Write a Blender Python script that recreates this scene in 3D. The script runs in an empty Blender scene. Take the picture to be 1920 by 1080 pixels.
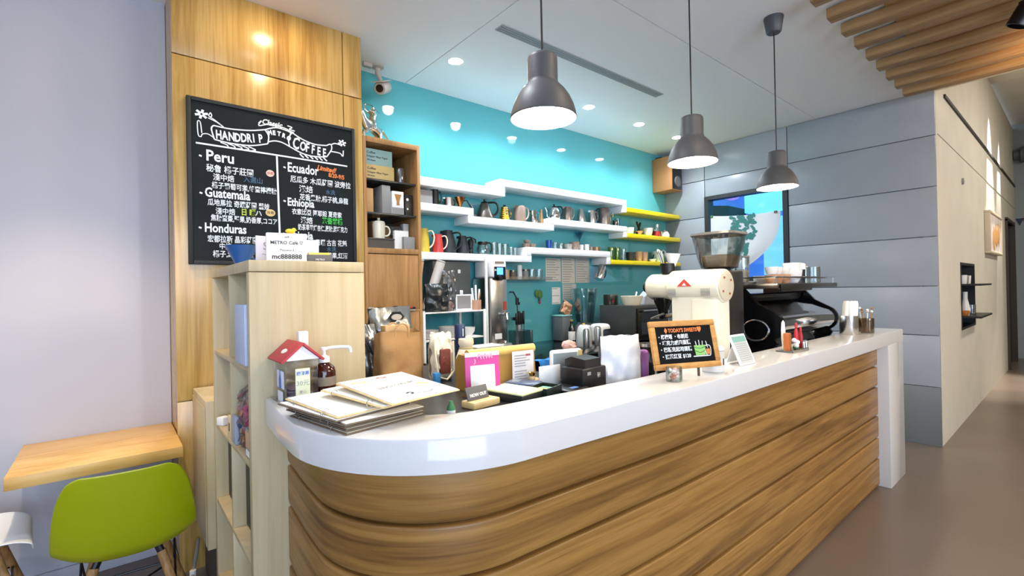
import bpy, bmesh, math, random
from mathutils import Matrix, Vector, noise
random.seed(4)
C = bpy.context.scene.collection
SC = bpy.context.scene
PI = math.pi

# ------------------------------------------------------------------ camera
cam_data = bpy.data.cameras.new('camera')
cam = bpy.data.objects.new('camera', cam_data); C.objects.link(cam)
FPX, YAW, PIT, ROL = 899.87, 0.696168, 0.003787, -0.019681
cam_data.sensor_width = 36.0
cam_data.lens = FPX / 1920 * 36.0
cam_data.clip_start = 0.02; cam_data.clip_end = 100
_fw = Vector((math.sin(YAW)*math.cos(PIT), math.cos(YAW)*math.cos(PIT), math.sin(PIT)))
_rt = Vector((math.cos(YAW), -math.sin(YAW), 0)); _up = _rt.cross(_fw)
_r2 = math.cos(ROL)*_rt + math.sin(ROL)*_up; _u2 = -math.sin(ROL)*_rt + math.cos(ROL)*_up
cam.matrix_world = Matrix(((_r2.x, _u2.x, -_fw.x, 0), (_r2.y, _u2.y, -_fw.y, 0), (_r2.z, _u2.z, -_fw.z, 1.4), (0, 0, 0, 1)))
SC.camera = cam

# ------------------------------------------------------------------ world, exposure, big lights
SC.view_settings.view_transform = 'Standard'
SC.view_settings.look = 'None'
SC.view_settings.exposure = 1.18
SC.view_settings.gamma = 1.0
SC.view_settings.use_curve_mapping = False
w = bpy.data.worlds.new('daylight'); SC.world = w; w.use_nodes = True
w.node_tree.nodes['Background'].inputs[0].default_value = (0.68, 0.81, 1.0, 1)
w.node_tree.nodes['Background'].inputs[1].default_value = 0.8
SC.cycles.max_bounces = 8; SC.cycles.diffuse_bounces = 4; SC.cycles.transparent_max_bounces = 16
SC.cycles.caustics_reflective = False; SC.cycles.caustics_refractive = False
SC.cycles.sample_clamp_indirect = 6.0

def lamp(kind, name, loc, energy, color, target=None, **kw):
    d = bpy.data.lights.new(name, kind); d.energy = energy; d.color = color
    for k, v in kw.items(): setattr(d, k, v)
    o = bpy.data.objects.new(name, d); C.objects.link(o); o.location = loc
    if target is not None:
        o.rotation_euler = (Vector(target) - Vector(loc)).to_track_quat('-Z', 'Y').to_euler()
    return o
COOL = (0.86, 0.93, 1.0); WARM = (1.0, 0.78, 0.5); PEND = (1.0, 0.9, 0.74)
# the daylight entering by the glass shopfront behind the room
lamp('AREA', 'shopfront_daylight', (-1.2, -4.0, 1.5), 95, (0.62, 0.78, 1.0), (0.8, 2, 1.7), shape='RECTANGLE', size=4.0, size_y=2.4)
# unseen warm fill added over the seating area behind the camera, under the timber battens
lamp('AREA', 'seating_fill', (3.4, -2.2, 2.75), 36, (1.0, 0.86, 0.66), (3.4, 0.2, 0.6), shape='RECTANGLE', size=2.2, size_y=.6)

# ------------------------------------------------------------------ materials
def lin(c):
    if isinstance(c, str):
        c = c.lstrip('#'); c = [int(c[i:i+2], 16)/255 for i in (0, 2, 4)]
        c = [x/12.92 if x <= .04045 else ((x+.055)/1.055)**2.4 for x in c]
    return (c[0], c[1], c[2], 1)
MATS = {}
def mat(name, color, rough=0.5, metal=0.0, spec=0.5, emit=None, es=0.0, bump=0, bscale=60, coat=0, vary=0, vscale=8):
    if name in MATS: return MATS[name]
    m = bpy.data.materials.new(name); m.use_nodes = True; MATS[name] = m
    nt = m.node_tree; b = nt.nodes['Principled BSDF']
    b.inputs['Base Color'].default_value = lin(color)
    b.inputs['Roughness'].default_value = rough; b.inputs['Metallic'].default_value = metal
    b.inputs['Specular IOR Level'].default_value = spec
    if coat: b.inputs['Coat Weight'].default_value = coat; b.inputs['Coat Roughness'].default_value = .05
    if emit: b.inputs['Emission Color'].default_value = lin(emit); b.inputs['Emission Strength'].default_value = es
    tc = nt.nodes.new('ShaderNodeTexCoord')
    if vary:
        n = nt.nodes.new('ShaderNodeTexNoise'); n.inputs['Scale'].default_value = vscale; n.inputs['Detail'].default_value = 4
        nt.links.new(tc.outputs['Object'], n.inputs['Vector'])
        r = nt.nodes.new('ShaderNodeValToRGB'); c = lin(color)
        r.color_ramp.elements[0].position = .3; r.color_ramp.elements[1].position = .7
        r.color_ramp.elements[0].color = tuple(max(0, x*(1-vary)) for x in c[:3]) + (1,)
        r.color_ramp.elements[1].color = tuple(min(1, x*(1+vary)) for x in c[:3]) + (1,)
        nt.links.new(n.outputs['Fac'], r.inputs['Fac']); nt.links.new(r.outputs['Color'], b.inputs['Base Color'])
    if bump:
        n = nt.nodes.new('ShaderNodeTexNoise'); n.inputs['Scale'].default_value = bscale; n.inputs['Detail'].default_value = 5
        nt.links.new(tc.outputs['Object'], n.inputs['Vector'])
        u = nt.nodes.new('ShaderNodeBump'); u.inputs['Strength'].default_value = bump; u.inputs['Distance'].default_value = .01
        nt.links.new(n.outputs['Fac'], u.inputs['Height']); nt.links.new(u.outputs['Normal'], b.inputs['Normal'])
    return m
def wood(name, cols, scale, rough=.4, spec=.4, fine=(1, 1, 1), bump=.15, wob=1.2):
    if name in MATS: return MATS[name]
    m = bpy.data.materials.new(name); m.use_nodes = True; MATS[name] = m
    nt = m.node_tree; b = nt.nodes['Principled BSDF']
    tc = nt.nodes.new('ShaderNodeTexCoord')
    def nz(sc, det, dist):
        mp = nt.nodes.new('ShaderNodeMapping'); mp.inputs['Scale'].default_value = sc
        n = nt.nodes.new('ShaderNodeTexNoise'); n.inputs['Scale'].default_value = 1; n.inputs['Detail'].default_value = det
        n.inputs['Distortion'].default_value = dist; n.inputs['Roughness'].default_value = .6
        nt.links.new(tc.outputs['Object'], mp.inputs['Vector']); nt.links.new(mp.outputs['Vector'], n.inputs['Vector'])
        return n
    a = nz(scale, 5, wob); f = nz(fine, 3, .2)
    mx = nt.nodes.new('ShaderNodeMath'); mx.operation = 'MULTIPLY_ADD'; mx.inputs[1].default_value = .35
    nt.links.new(f.outputs['Fac'], mx.inputs[0]); 
    sb = nt.nodes.new('ShaderNodeMath'); sb.operation = 'SUBTRACT'; sb.inputs[1].default_value = .175
    nt.links.new(a.outputs['Fac'], sb.inputs[0]); nt.links.new(sb.outputs[0], mx.inputs[2])
    r = nt.nodes.new('ShaderNodeValToRGB')
    els = r.color_ramp.elements
    pos = [.28, .45, .58, .72] if len(cols) == 4 else [.3, .5, .7]
    while len(els) < len(cols): els.new(.5)
    for e, p, c in zip(els, pos, cols): e.position = p; e.color = lin(c)
    nt.links.new(mx.outputs[0], r.inputs['Fac']); nt.links.new(r.outputs['Color'], b.inputs['Base Color'])
    b.inputs['Roughness'].default_value = rough; b.inputs['Specular IOR Level'].default_value = spec
    u = nt.nodes.new('ShaderNodeBump'); u.inputs['Strength'].default_value = bump; u.inputs['Distance'].default_value = .002
    nt.links.new(mx.outputs[0], u.inputs['Height']); nt.links.new(u.outputs['Normal'], b.inputs['Normal'])
    return m
def glass(name, tint='#f4fbfa', gloss=.12, rough=.03):
    """thin clear wall: see-through with a Fresnel-weighted reflection"""
    if name in MATS: return MATS[name]
    m = bpy.data.materials.new(name); m.use_nodes = True; MATS[name] = m
    nt = m.node_tree; nt.nodes.remove(nt.nodes['Principled BSDF'])
    t = nt.nodes.new('ShaderNodeBsdfTransparent'); t.inputs[0].default_value = lin(tint)
    g = nt.nodes.new('ShaderNodeBsdfGlossy'); g.inputs['Roughness'].default_value = rough
    l = nt.nodes.new('ShaderNodeLayerWeight'); l.inputs['Blend'].default_value = .35
    ad = nt.nodes.new('ShaderNodeMath'); ad.operation = 'ADD'; ad.inputs[1].default_value = gloss; ad.use_clamp = True
    mu = nt.nodes.new('ShaderNodeMath'); mu.operation = 'MULTIPLY'; mu.inputs[1].default_value = .6
    mix = nt.nodes.new('ShaderNodeMixShader')
    nt.links.new(l.outputs['Fresnel'], mu.inputs[0]); nt.links.new(mu.outputs[0], ad.inputs[0])
    nt.links.new(ad.outputs[0], mix.inputs[0]); nt.links.new(t.outputs[0], mix.inputs[1]); nt.links.new(g.outputs[0], mix.inputs[2])
    nt.links.new(mix.outputs[0], nt.nodes['Material Output'].inputs['Surface'])
    return m

W_COL = wood('golden_oak', ['#8f6833', '#b18d4c', '#c4a162', '#a47e40'], (11, 11, .5), .22, .5, (60, 60, 2), .1, .9)
W_CTR = wood('counter_teak', ['#664521', '#8a6331', '#a1783f', '#765127'], (.55, .55, 11), .36, .4, (3, 3, 80), .1, .9)
W_BAT = wood('batten_wood', ['#8a6742', '#a9845a', '#b8946a'], (20, 1.2, 20), .5, .3, (90, 4, 90), .15)
W_TAB = wood('maple_top', ['#c9984e', '#dcb069', '#e6c07e'], (1.5, 9, 9), .35, .4, (5, 60, 60), .05)
W_CAB = wood('cabinet_oak', ['#8f673c', '#a97d4d', '#b98c5a'], (10, 10, 1), .45, .3, (60, 60, 4), .1)
W_LEG = wood('leg_beech', ['#8a6238', '#a97e4c', '#bd9564'], (30, 30, 3), .5, .3, (90, 90, 6), .1)
W_FRM = wood('frame_pine', ['#b07a40', '#c8924f', '#d6a664'], (6, 20, 20), .5, .3, (9, 90, 90), .1)
W_TRY = wood('tray_maple', ['#d9b778', '#e6c98e', '#efd7a2'], (6, 30, 30), .5, .3, (9, 90, 90), .05)
BIRCH = wood('birch_veneer', ['#b09d79', '#bcaa86', '#c5b491'], (14, 14, .7), .45, .35, (70, 70, 3), .03, .4)
M_TURQ = mat('turquoise_glass', '#57aab2', .035, spec=.55)
M_LWALL = mat('white_wall', '#b7b6c0', .7, bump=.03, bscale=40)
M_CEIL = mat('ceiling_white', '#f8f8fb', .6)
M_GREY = mat('grey_panel', '#9aa0a8', .32, spec=.45, vary=.05, vscale=2.5)
M_GREYB = mat('grey_plinth', '#6f7373', .5)
M_CORR = mat('cream_plaster', '#d3cdc0', .75, bump=.05, bscale=30, vary=.04, vscale=3)
M_ENDW = mat('far_wall_grey', '#8f999f', .7)
M_FLOOR = mat('epoxy_floor', '#74675c', .28, spec=.45, vary=.10, vscale=1.2)
M_QUARTZ = mat('white_quartz', '#d6d4d3', .10, spec=.55)
M_SHELF = mat('white_lacquer', '#f2f3f4', .3)
M_YEL = mat('yellow_lacquer', '#e6cf10', .35)
M_DARK = mat('charcoal_top', '#2d2e2e', .3, bump=.02, bscale=90)
M_DARK2 = mat('charcoal_front', '#37393a', .4)
M_BLACK = mat('black_plastic', '#101011', .38)
M_BLKG = mat('black_gloss', '#0c0c0d', .12)
M_WHITE = mat('white_ceramic', '#f2f0ec', .2)
M_WPLA = mat('white_plastic', '#eeeeec', .4)
M_CREAM = mat('cream_enamel', '#efe8d2', .25)
M_PAPER = mat('white_paper', '#f1efec', .8)
M_STEEL = mat('brushed_steel', '#c9c9c7', .24, 1.0)
M_CHROME = mat('chrome', '#dededf', .07, 1.0)
M_DSTEEL = mat('dark_steel', '#77726c', .3, 1.0)
M_GOLD = mat('polished_gold', '#d9a242', .18, 1.0)
M_COPPER = mat('copper', '#b8753f', .25, 1.0)
M_SHADE = mat('pendant_grey', '#4b4a4b', .5)
M_SHIN = mat('pendant_white_inside', '#f7f4ee', .5)
M_BULB = mat('lamp_bulb', '#ffffff', .4, emit='#fff0d6', es=132)
M_LENS = mat('downlight_lens', '#ffffff', .4, emit='#f2f8ff', es=55)
M_LENSW = mat('downlight_lens_warm', '#ffffff', .4, emit='#ffe0b0', es=55)
M_BOARD = mat('chalkboard', '#1f2426', .75, spec=.15, vary=.12, vscale=5)
M_BFRM = mat('board_frame_black', '#121415', .6)
M_CHALK = mat('white_chalk', '#e9eef0', .9, spec=0.1)
M_CHOR = mat('orange_chalk', '#f08a50', .9, spec=0.1)
M_CHGR = mat('green_chalk', '#4fc35a', .9, spec=0.1)
M_CHBL = mat('blue_chalk', '#5f7f9c', .9, spec=0.1)
M_CHYG = mat('lime_chalk', '#c3d45a', .9, spec=0.1)
M_LIME = mat('lime_plastic', '#a3ab0a', .3, spec=.5)
M_WCH = mat('white_shell', '#e8edf0', .3, spec=.5)
M_GLASS = glass('clear_glass', '#f8fcfc', .07)
M_GLASSG = glass('green_glass', '#c9e079')
M_GLASSB = glass('blue_glass', '#3566c0')
M_GLASSLB = glass('pale_blue_glass', '#bfe6f6')
M_SMOKE = glass('smoked_acrylic', '#8a9492', .1)
M_ACRYL = glass('acrylic_sheet', '#ffffff', .02)
M_AMBER = mat('amber_bottle', '#3a1408', .08, spec=.6)
M_KRAFT = mat('kraft_paper', '#a87e4c', .8, bump=.6, bscale=14)
M_KRAFT2 = mat('kraft_card', '#b98f5c', .8)
M_FOIL = mat('grey_foil', '#8f908e', .28, .85, bump=.5, bscale=14)
M_CANV = mat('natural_canvas', '#e3d8bd', .9, bump=.4, bscale=22)
M_WBAG = mat('white_pouch', '#f0eff1', .4, bump=.25, bscale=12)
M_RED = mat('red_plastic', '#b3262c', .35)
M_REDP = mat('red_roof_card', '#b5343c', .5)
M_PINK = mat('magenta_card', '#c8408e', .5)
M_LPINK = mat('pink_cloth', '#eab8ac', .9, bump=.4, bscale=40)
M_BLUEC = mat('blue_cloth', '#2f87dd', .8, bump=.2, bscale=40)
M_NAVY = mat('navy_bottle', '#1e3158', .35)
M_PURP = mat('purple_plastic', '#9a62a8', .3)
M_BLUE = mat('blue_ceramic', '#2d5d9d', .25)
M_GREY1 = mat('grey_card', '#8d8c8a', .6)
M_GREY2 = mat('slate_card', '#5c5a59', .6)
M_INK = mat('printed_ink', '#3a3a3c', .8)
M_LINK = mat('faint_ink', '#9a9894', .8)
M_GREEN = mat('green_leaf_paint', '#3f7c4a', .6)
M_LGREEN = mat('lime_icing', '#8fc66a', .7)
M_BROWN = mat('brown_board', '#6e5a44', .6)
M_SHEET = mat('menu_sheet', '#efece6', .5)
M_YELP = mat('yellow_paint', '#e6c21e', .4)
M_TAN = mat('tan_ceramic', '#c8a27c', .4)
M_MINT = mat('mint_ceramic', '#cfe3da', .3)
M_MAUVE = mat('mauve_steel', '#9a8d86', .3, .85)
M_BEAN = mat('coffee_beans', '#8a6a52', .6, bump=.6, bscale=60)
M_BEANL = mat('pale_beans', '#c9ab88', .6, bump=.6, bscale=60)
M_TEALBX = mat('teal_box', '#8fb0ab', .6)
M_YELBX = mat('straw_box', '#c9ae72', .6)
M_DINT = mat('cabinet_interior', '#4a4540', .6)
M_DOOR = mat('dark_door', '#3a3029', .5)
M_BLUEBK = mat('street_blue', '#2f6fc0', .5, emit='#4a86d8', es=.30)
M_CYAN = mat('street_cyan', '#7fe4f0', .5, emit='#7fe6f2', es=.45)
M_VIOL = mat('street_violet', '#a98ae0', .5, emit='#b090ea', es=.4)
M_SCREEN = mat('lit_screen', '#2a6fe0', .3, emit='#4a93ff', es=1.3)
M_RUST = mat('rust_wood', '#a85a2a', .5)

# ------------------------------------------------------------------ mesh builder
def smooth(pts, k=5):
    P = [Vector(p) for p in pts]
    if len(P) < 3: return P
    out = []
    for i in range(len(P)-1):
        a, b, c, d = P[max(i-1, 0)], P[i], P[i+1], P[min(i+2, len(P)-1)]
        for j in range(k):
            t = j/k
            out.append(.5*((2*b) + (c-a)*t + (2*a-5*b+4*c-d)*t*t + (3*b-a-3*c+d)*t**3))
    return out + [P[-1]]
FACE = Matrix.Rotation(PI/2, 4, 'X')            # a flat drawing stood up to face -Y
class B:
    def __init__(s): s.bm = bmesh.new()
    def _add(s, vs, M):
        if M is not None:
            for v in vs: v.co = M @ v.co
    def box(s, x0, x1, y0, y1, z0, z1, bev=0, M=None, seg=2):
        r = bmesh.ops.create_cube(s.bm, size=1)
        vs = r['verts']
        for v in vs: v.co = Vector(((x0+x1)/2 + v.co.x*(x1-x0), (y0+y1)/2 + v.co.y*(y1-y0), (z0+z1)/2 + v.co.z*(z1-z0)))
        if bev:
            es = list({e for v in vs for e in v.link_edges})
            r2 = bmesh.ops.bevel(s.bm, geom=es, offset=bev, segments=seg, affect='EDGES', profile=.5)
            vs = list({v for f in r2['faces'] for v in f.verts} | {v for v in vs if v.is_valid})
        s._add(vs, M); return s
    def lathe(s, prof, loc=(0, 0, 0), seg=24, M=None, sq=0):
        """prof = (r, z) pairs from one end to the other; a zero radius closes an end"""
        rings = []; loc = Vector(loc); allv = []
        for r, z in prof:
            if r < 1e-6: vs = [s.bm.verts.new(loc + Vector((0, 0, z)))]
            else:
                vs = []
                for i in range(seg):
                    a = 2*PI*i/seg; ca, sa = math.cos(a), math.sin(a)
                    k = 1.0
                    if sq: k = 1/((abs(ca)**sq + abs(sa)**sq)**(1/sq))
                    vs.append(s.bm.verts.new(loc + Vector((r*k*ca, r*k*sa, z))))
            rings.append(vs); allv += vs
        for a, b in zip(rings, rings[1:]):
            if len(a) == 1 and len(b) == 1: continue
            for i in range(seg):
                j = (i+1) % seg
                if len(a) == 1: s.bm.faces.new((a[0], b[j], b[i]))
                elif len(b) == 1: s.bm.faces.new((a[i], a[j], b[0]))
                else: s.bm.faces.new((a[i], a[j], b[j], b[i]))
        s._add(allv, M); return s
    def tube(s, pts, r, seg=8, closed=False, M=None, flat=1.0):
        pts = [Vector(p) for p in pts]; n = len(pts)
        rs = r if isinstance(r, (list, tuple)) else [r]*n
        rings = []; prev = None; allv = []
        for i, p in enumerate(pts):
            if closed: t = pts[(i+1) % n] - pts[i-1]
            else: t = pts[min(i+1, n-1)] - pts[max(i-1, 0)]
            if t.length < 1e-9: t = Vector((0, 0, 1))
            t.normalize()
            if prev is None:
                u = t.cross(Vector((0, 0, 1)))
                if u.length < .1: u = t.cross(Vector((0, 1, 0)))
            else: u = prev - t*prev.dot(t)
            u.normalize(); prev = u; v = t.cross(u)
            ring = [s.bm.verts.new(p + rs[i]*(math.cos(2*PI*k/seg)*u + flat*math.sin(2*PI*k/seg)*v)) for k in range(seg)]
            rings.append(ring); allv += ring
        m = n if closed else n-1
        for i in range(m):
            a, b = rings[i], rings[(i+1) % n]
            for k in range(seg): s.bm.faces.new((a[k], a[(k+1) % seg], b[(k+1) % seg], b[k]))
        if not closed: s.bm.faces.new(rings[0][::-1]); s.bm.faces.new(rings[-1])
        s._add(allv, M); return s
    def prism(s, poly, z0, z1, M=None):
        lo = [s.bm.verts.new((x, y, z0)) for x, y in poly]; hi = [s.bm.verts.new((x, y, z1)) for x, y in poly]
        n = len(poly)
        s.bm.faces.new(lo[::-1]); s.bm.faces.new(hi)
        for i in range(n): s.bm.faces.new((lo[i], lo[(i+1) % n], hi[(i+1) % n], hi[i]))
        s._add(lo+hi, M); return s
    def sweep(s, path, prof):
        """prof = closed loop of (outward offset, z) swept along the open plan path (list of (point, outward normal))"""
        rings = []
        for (p, nrm) in path:
            rings.append([s.bm.verts.new((p[0]+nrm[0]*d, p[1]+nrm[1]*d, z)) for d, z in prof])
        n = len(prof)
        for a, b in zip(rings, rings[1:]):
            for i in range(n): s.bm.faces.new((a[i], a[(i+1) % n], b[(i+1) % n], b[i]))
        s.bm.faces.new(rings[0][::-1]); s.bm.faces.new(rings[-1]); return s
    def grid(s, fn, nu, nv, M=None):
        vs = [[s.bm.verts.new(fn(i/(nu-1), j/(nv-1))) for i in range(nu)] for j in range(nv)]
        for j in range(nv-1):
            for i in range(nu-1): s.bm.faces.new((vs[j][i], vs[j][i+1], vs[j+1][i+1], vs[j+1][i]))
        s._add([v for r in vs for v in r], M); return s
    def pouch(s, w_, h, d, amp=.01, fr=9, seed=0, top=.15, M=None, nu=15, nv=15, taper=0):
        """a soft filled bag standing on z=0, w wide (x), d deep (y), h tall"""
        def P(side):
            def f(u, v):
                x = (u-.5)*w_*(1-taper*v)
                pr = min(1, v/.06)**.5*(1-(max(0, v-(1-top*2.2))/(top*2.2))**1.2*.93) if v > 0 else .0
                t = side*d/2*max(.03, (1-abs(2*u-1)**5))**.5*(.25+.75*pr if v < .06 else pr)
                k = noise.noise(Vector((u*fr*.6+seed, v*fr*.6, side*3)))*amp
                e = 1 if 0 < u < 1 else 0
                return Vector((x + k*.5, t + k*e, v*h + (k*.4 if v > .9 else 0)))
            return f
        s.grid(P(-1), nu, nv, M); s.grid(P(1), nu, nv, M)
        bmesh.ops.remove_doubles(s.bm, verts=s.bm.verts, dist=.0012); return s
    def blob(s, rx, ry, rz, amp=.1, fr=2, seed=0, loc=(0, 0, 0), M=None, sub=3):
        r = bmesh.ops.create_icosphere(s.bm, subdivisions=sub, radius=1)
        for v in r['verts']:
            k = 1 + amp*noise.noise(v.co*fr + Vector((seed, seed*.7, 0)))
            v.co = Vector((v.co.x*rx*k+loc[0], v.co.y*ry*k+loc[1], v.co.z*rz*k+loc[2]))
        s._add(r['verts'], M); return s
    def text(s, body, size, M, ext=.0003, shear=0, align='LEFT', wid=1.0, bold=0):
        cu = bpy.data.curves.new('lettering', 'FONT'); cu.body = body; cu.size = size; cu.extrude = ext; cu.shear = shear
        cu.align_x = align; cu.resolution_u = 2; cu.offset = bold
        o = bpy.data.objects.new('lettering_tmp', cu); C.objects.link(o)
        bpy.context.view_layer.update()
        me = bpy.data.meshes.new_from_object(o.evaluated_get(bpy.context.evaluated_depsgraph_get()))
        me.transform(M @ Matrix.Diagonal((wid, 1, 1, 1))); s.bm.from_mesh(me)
        bpy.data.objects.remove(o); bpy.data.curves.remove(cu); bpy.data.meshes.remove(me); return s
    def stroke(s, pts, wd, M, closed=False):
        """a flat chalk line of width wd through 2D points"""
        p3 = smooth([(x, y, 0) for x, y in pts], 4) if not closed else [(x, y, 0) for x, y in pts]
        s.tube(p3, wd/2, 6, closed, M, flat=.12); return s

MW = {}
def thing(name, label, cat, loc=(0, 0, 0), rz=0, group=None, M=None):
    o = bpy.data.objects.new(name, None); C.objects.link(o); o.empty_display_size = .05
    m = M if M is not None else Matrix.Translation(loc) @ Matrix.Rotation(rz, 4, 'Z')
    o.matrix_world = m; MW[o.name] = m
    o['label'] = label; o['category'] = cat
    if group: o['group'] = group
    return o
def obj(name, b, m, parent=None, ang=35, world=False, smooth=True):
    me = bpy.data.meshes.new(name)
    bmesh.ops.recalc_face_normals(b.bm, faces=b.bm.faces)
    b.bm.to_mesh(me); b.bm.free()
    if world and parent is not None: me.transform(MW[parent.name].inverted())
    if smooth:
        me.polygons.foreach_set('use_smooth', [True]*len(me.polygons)); me.set_sharp_from_angle(angle=math.radians(ang))
    me.materials.append(m)
    o = bpy.data.objects.new(name, me); C.objects.link(o)
    if parent is not None: o.parent = parent
    MW[o.name] = MW.get(parent.name, Matrix()) if parent is not None else Matrix()
    return o
def tag(o, label, cat=None, group=None, kind=None):
    if label: o['label'] = label
    if cat: o['category'] = cat
    if group: o['group'] = group
    if kind: o['kind'] = kind
    return o
def single(name, b, m, label, cat, group=None, loc=(0, 0, 0), rz=0, M=None, ang=35):
    """a thing that is one mesh: local builder coordinates put at loc"""
    o = obj(name, b, m, None, ang)
    o.matrix_world = M if M is not None else Matrix.Translation(loc) @ Matrix.Rotation(rz, 4, 'Z'); MW[o.name] = o.matrix_world.copy()
    return tag(o, label, cat, group)
def struct(name, b, m, ang=35):
    o = obj(name, b, m, None, ang); o['kind'] = 'structure'; return o
def setlabel(o, l): o['label'] = l; return o
def dup(root, loc, label, rz=None, group=None):
    r = root.copy(); C.objects.link(r); r.location = loc
    if rz is not None: r.rotation_euler = (0, 0, rz)
    r['label'] = label
    if group: r['group'] = group
    for ch in list(root.children):
        c = ch.copy(); C.objects.link(c); c.parent = r
        for g in list(ch.children):
            d = g.copy(); C.objects.link(d); d.parent = c
    return r
def arc(cx, cy, r, a0, a1, n): return [(cx+r*math.cos(a0+(a1-a0)*i/n), cy+r*math.sin(a0+(a1-a0)*i/n)) for i in range(n+1)]
def handle_pts(r0, z0, z1, out, n=10, dirn=0):
    """loop handle from (r0,z0) to (r0,z1) bulging out"""
    ps = []
    for i in range(n+1):
        a = -PI/2 + PI*i/n
        ps.append((r0 + out*max(0, math.cos(a))**.7, 0, (z0+z1)/2 + (z1-z0)/2*math.sin(a)))
    R = Matrix.Rotation(dirn, 4, 'Z'); return [R @ Vector(p) for p in ps]
# ================================================================== SETTING
ZC = 3.028
struct('floor', B().box(-4, 13, -5, 3.5, -.1, 0), M_FLOOR)
cb = B()
cb.box(-4, 5.39, -4.2, 1.687, ZC, ZC+.06); cb.box(-4, 1.777, 1.693, 3.4, ZC, ZC+.06); cb.box(1.783, 5.39, 1.693, 3.4, ZC, ZC+.06)
cb.box(-4, 5.39, -4.2, 3.4, ZC+.06, ZC+.1)
struct('ceiling', cb, M_CEIL)
struct('wall_left', B().box(-4, .25, 3.27, 3.4, 0, ZC), M_LWALL)
struct('baseboard_left', B().box(-4, .25, 3.255, 3.27, 0, .07, .003), M_LWALL)
struct('wall_back', B().box(1.244, 5.39, 3.38, 3.5, 0, ZC), M_TURQ)
# timber-clad column that carries the chalkboard, its panels parted by fine joints
cl = B(); G = .003
for (x0, x1) in ((.25, 1.126-G), (1.126+G, 1.244)):
    for (z0, z1) in ((0, .866-G), (.866+G, 2.636-G), (2.636+G, ZC)):
        cl.box(x0, x1, 2.95, 2.975, z0, z1, .0015)
cl.box(.252, 1.242, 2.97, 3.39, 0, ZC-.001)
struct('wall_column', cl, W_COL)
struct('baseboard_column', B().box(.238, .25, 2.96, 3.255, 0, .06, .003), M_LWALL)
# grey panelled wall at the far end of the bar
gw = B(); rows = [.5, .94, 1.362, 1.783, 2.207, 2.641, ZC]; G = .004
for (y0, y1) in ((.8, 1.955-G), (2.855+G, 3.39)):
    for a, b_ in zip(rows, rows[1:]): gw.box(5.36, 5.39, y0, y1, a+G, b_-G, .002)
for a, b_ in ((.5, .94), (.94, 1.36), (1.36, 1.45), (2.44, 2.641), (2.641, ZC)): gw.box(5.36, 5.39, 1.955+G, 2.855-G, a+G, b_-G, .002)
gw.box(5.385, 5.46, .91, 1.95, 0, ZC); gw.box(5.385, 5.46, 2.86, 3.5, 0, ZC)
gw.box(5.385, 5.46, 1.95, 2.86, 0, 1.45); gw.box(5.385, 5.46, 1.95, 2.86, 2.44, ZC)
struct('wall_right', gw, M_GREY)
struct('baseboard_right', B().box(5.352, 5.384, .8, 3.38, 0, .5, .003), M_GREYB)
# corridor
cw = B()
X0, X1 = 5.391, 12.4
cw.box(X0, 6.47, .8, .9, 0, 4.1); cw.box(7.38, 10.72, .8, .9, 0, 4.1); cw.box(11.95, X1, .8, .9, 0, 4.1)
cw.box(6.47, 7.38, .8, .9, 0, .91); cw.box(6.47, 7.38, .8, .9, 1.585, 4.1); cw.box(10.72, 11.95, .8, .9, 2.33, 4.1)
struct('wall_corridor', cw, M_CORR)
struct('wall_end', B().box(12.4, 12.5, -3.2, .9, 0, 4.2), M_ENDW)
struct('ceiling_corridor', B().box(5.39, 9.33, -3.2, .9, 4.1, 4.2).box(9.33, 12.5, -3.2, .9, 4.16, 4.26), M_CORR)
struct('wall_bulkhead', B().box(5.391, 5.43, -3.2, .799, ZC, 4.1), M_CORR)
struct('wall_outer', B().box(-3.3, -3.2, -4.3, 3.27, 0, ZC), M_LWALL)
struct('wall_front', B().box(-4, -3.0, -4.4, -4.3, 0, ZC).box(1.0, 3.2, -4.4, -4.3, 0, ZC), M_LWALL)
struct('wall_side', B().box(3.0, 12.5, -3.3, -3.2, 0, 4.2), M_CORR)
struct('trim_1', B().box(5.78, 12.39, .785, .8, 3.055, 3.085), mat('dark_trim', '#2c2a26', .6))
struct('trim_2', B().box(5.46, 12.39, .797, .8, 2.664, 2.669), mat('joint_line', '#8a8478', .8))
d = B().box(10.72, 11.95, .84, .87, 0, 2.33)
dr = struct('door_1', d, M_DOOR)
obj('door_frame', B().box(10.70, 10.76, .77, .9, 0, 2.35).box(11.91, 11.97, .77, .9, 0, 2.35).box(10.70, 11.97, .77, .9, 2.33, 2.38), M_DOOR, dr)
struct('door_2', B().box(12.36, 12.4, -.6, .62, 0, 2.05, .005), mat('olive_door', '#5b5a4c', .6))
# window on the bar's end wall, with the blue-lit street behind it
wn = struct('window_1', B().box(5.350, 5.47, 1.957, 2.006, 1.45, 2.44).box(5.350, 5.47, 2.81, 2.858, 1.45, 2.44).box(5.350, 5.47, 2.006, 2.81, 2.40, 2.44).box(5.350, 5.47, 2.006, 2.81, 1.45, 1.485), mat('window_frame_black', '#26272a', .45))
obj('pane', B().box(5.405, 5.411, 2.006, 2.81, 1.485, 2.40), glass('window_glass', '#eef4fb', .0), wn)
struct('backdrop_street', B().box(6.5, 6.55, .95, 4.2, .6, 3.2), M_BLUEBK)
single('shop_sign', B().box(6.3, 6.5, 2.08, 2.82, 2.33, 2.9, .004), M_CYAN, 'cyan lit sign board seen through the black framed window', 'sign')
single('shop_light_panel', B().box(6.36, 6.5, 1.55, 2.62, 1.1, 2.25, .004), mat('street_cyan2', '#7fd0f4', .5, emit='#7fd0f8', es=.45), 'pale blue lit panel low behind the leaf print cloth', 'sign')
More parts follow.
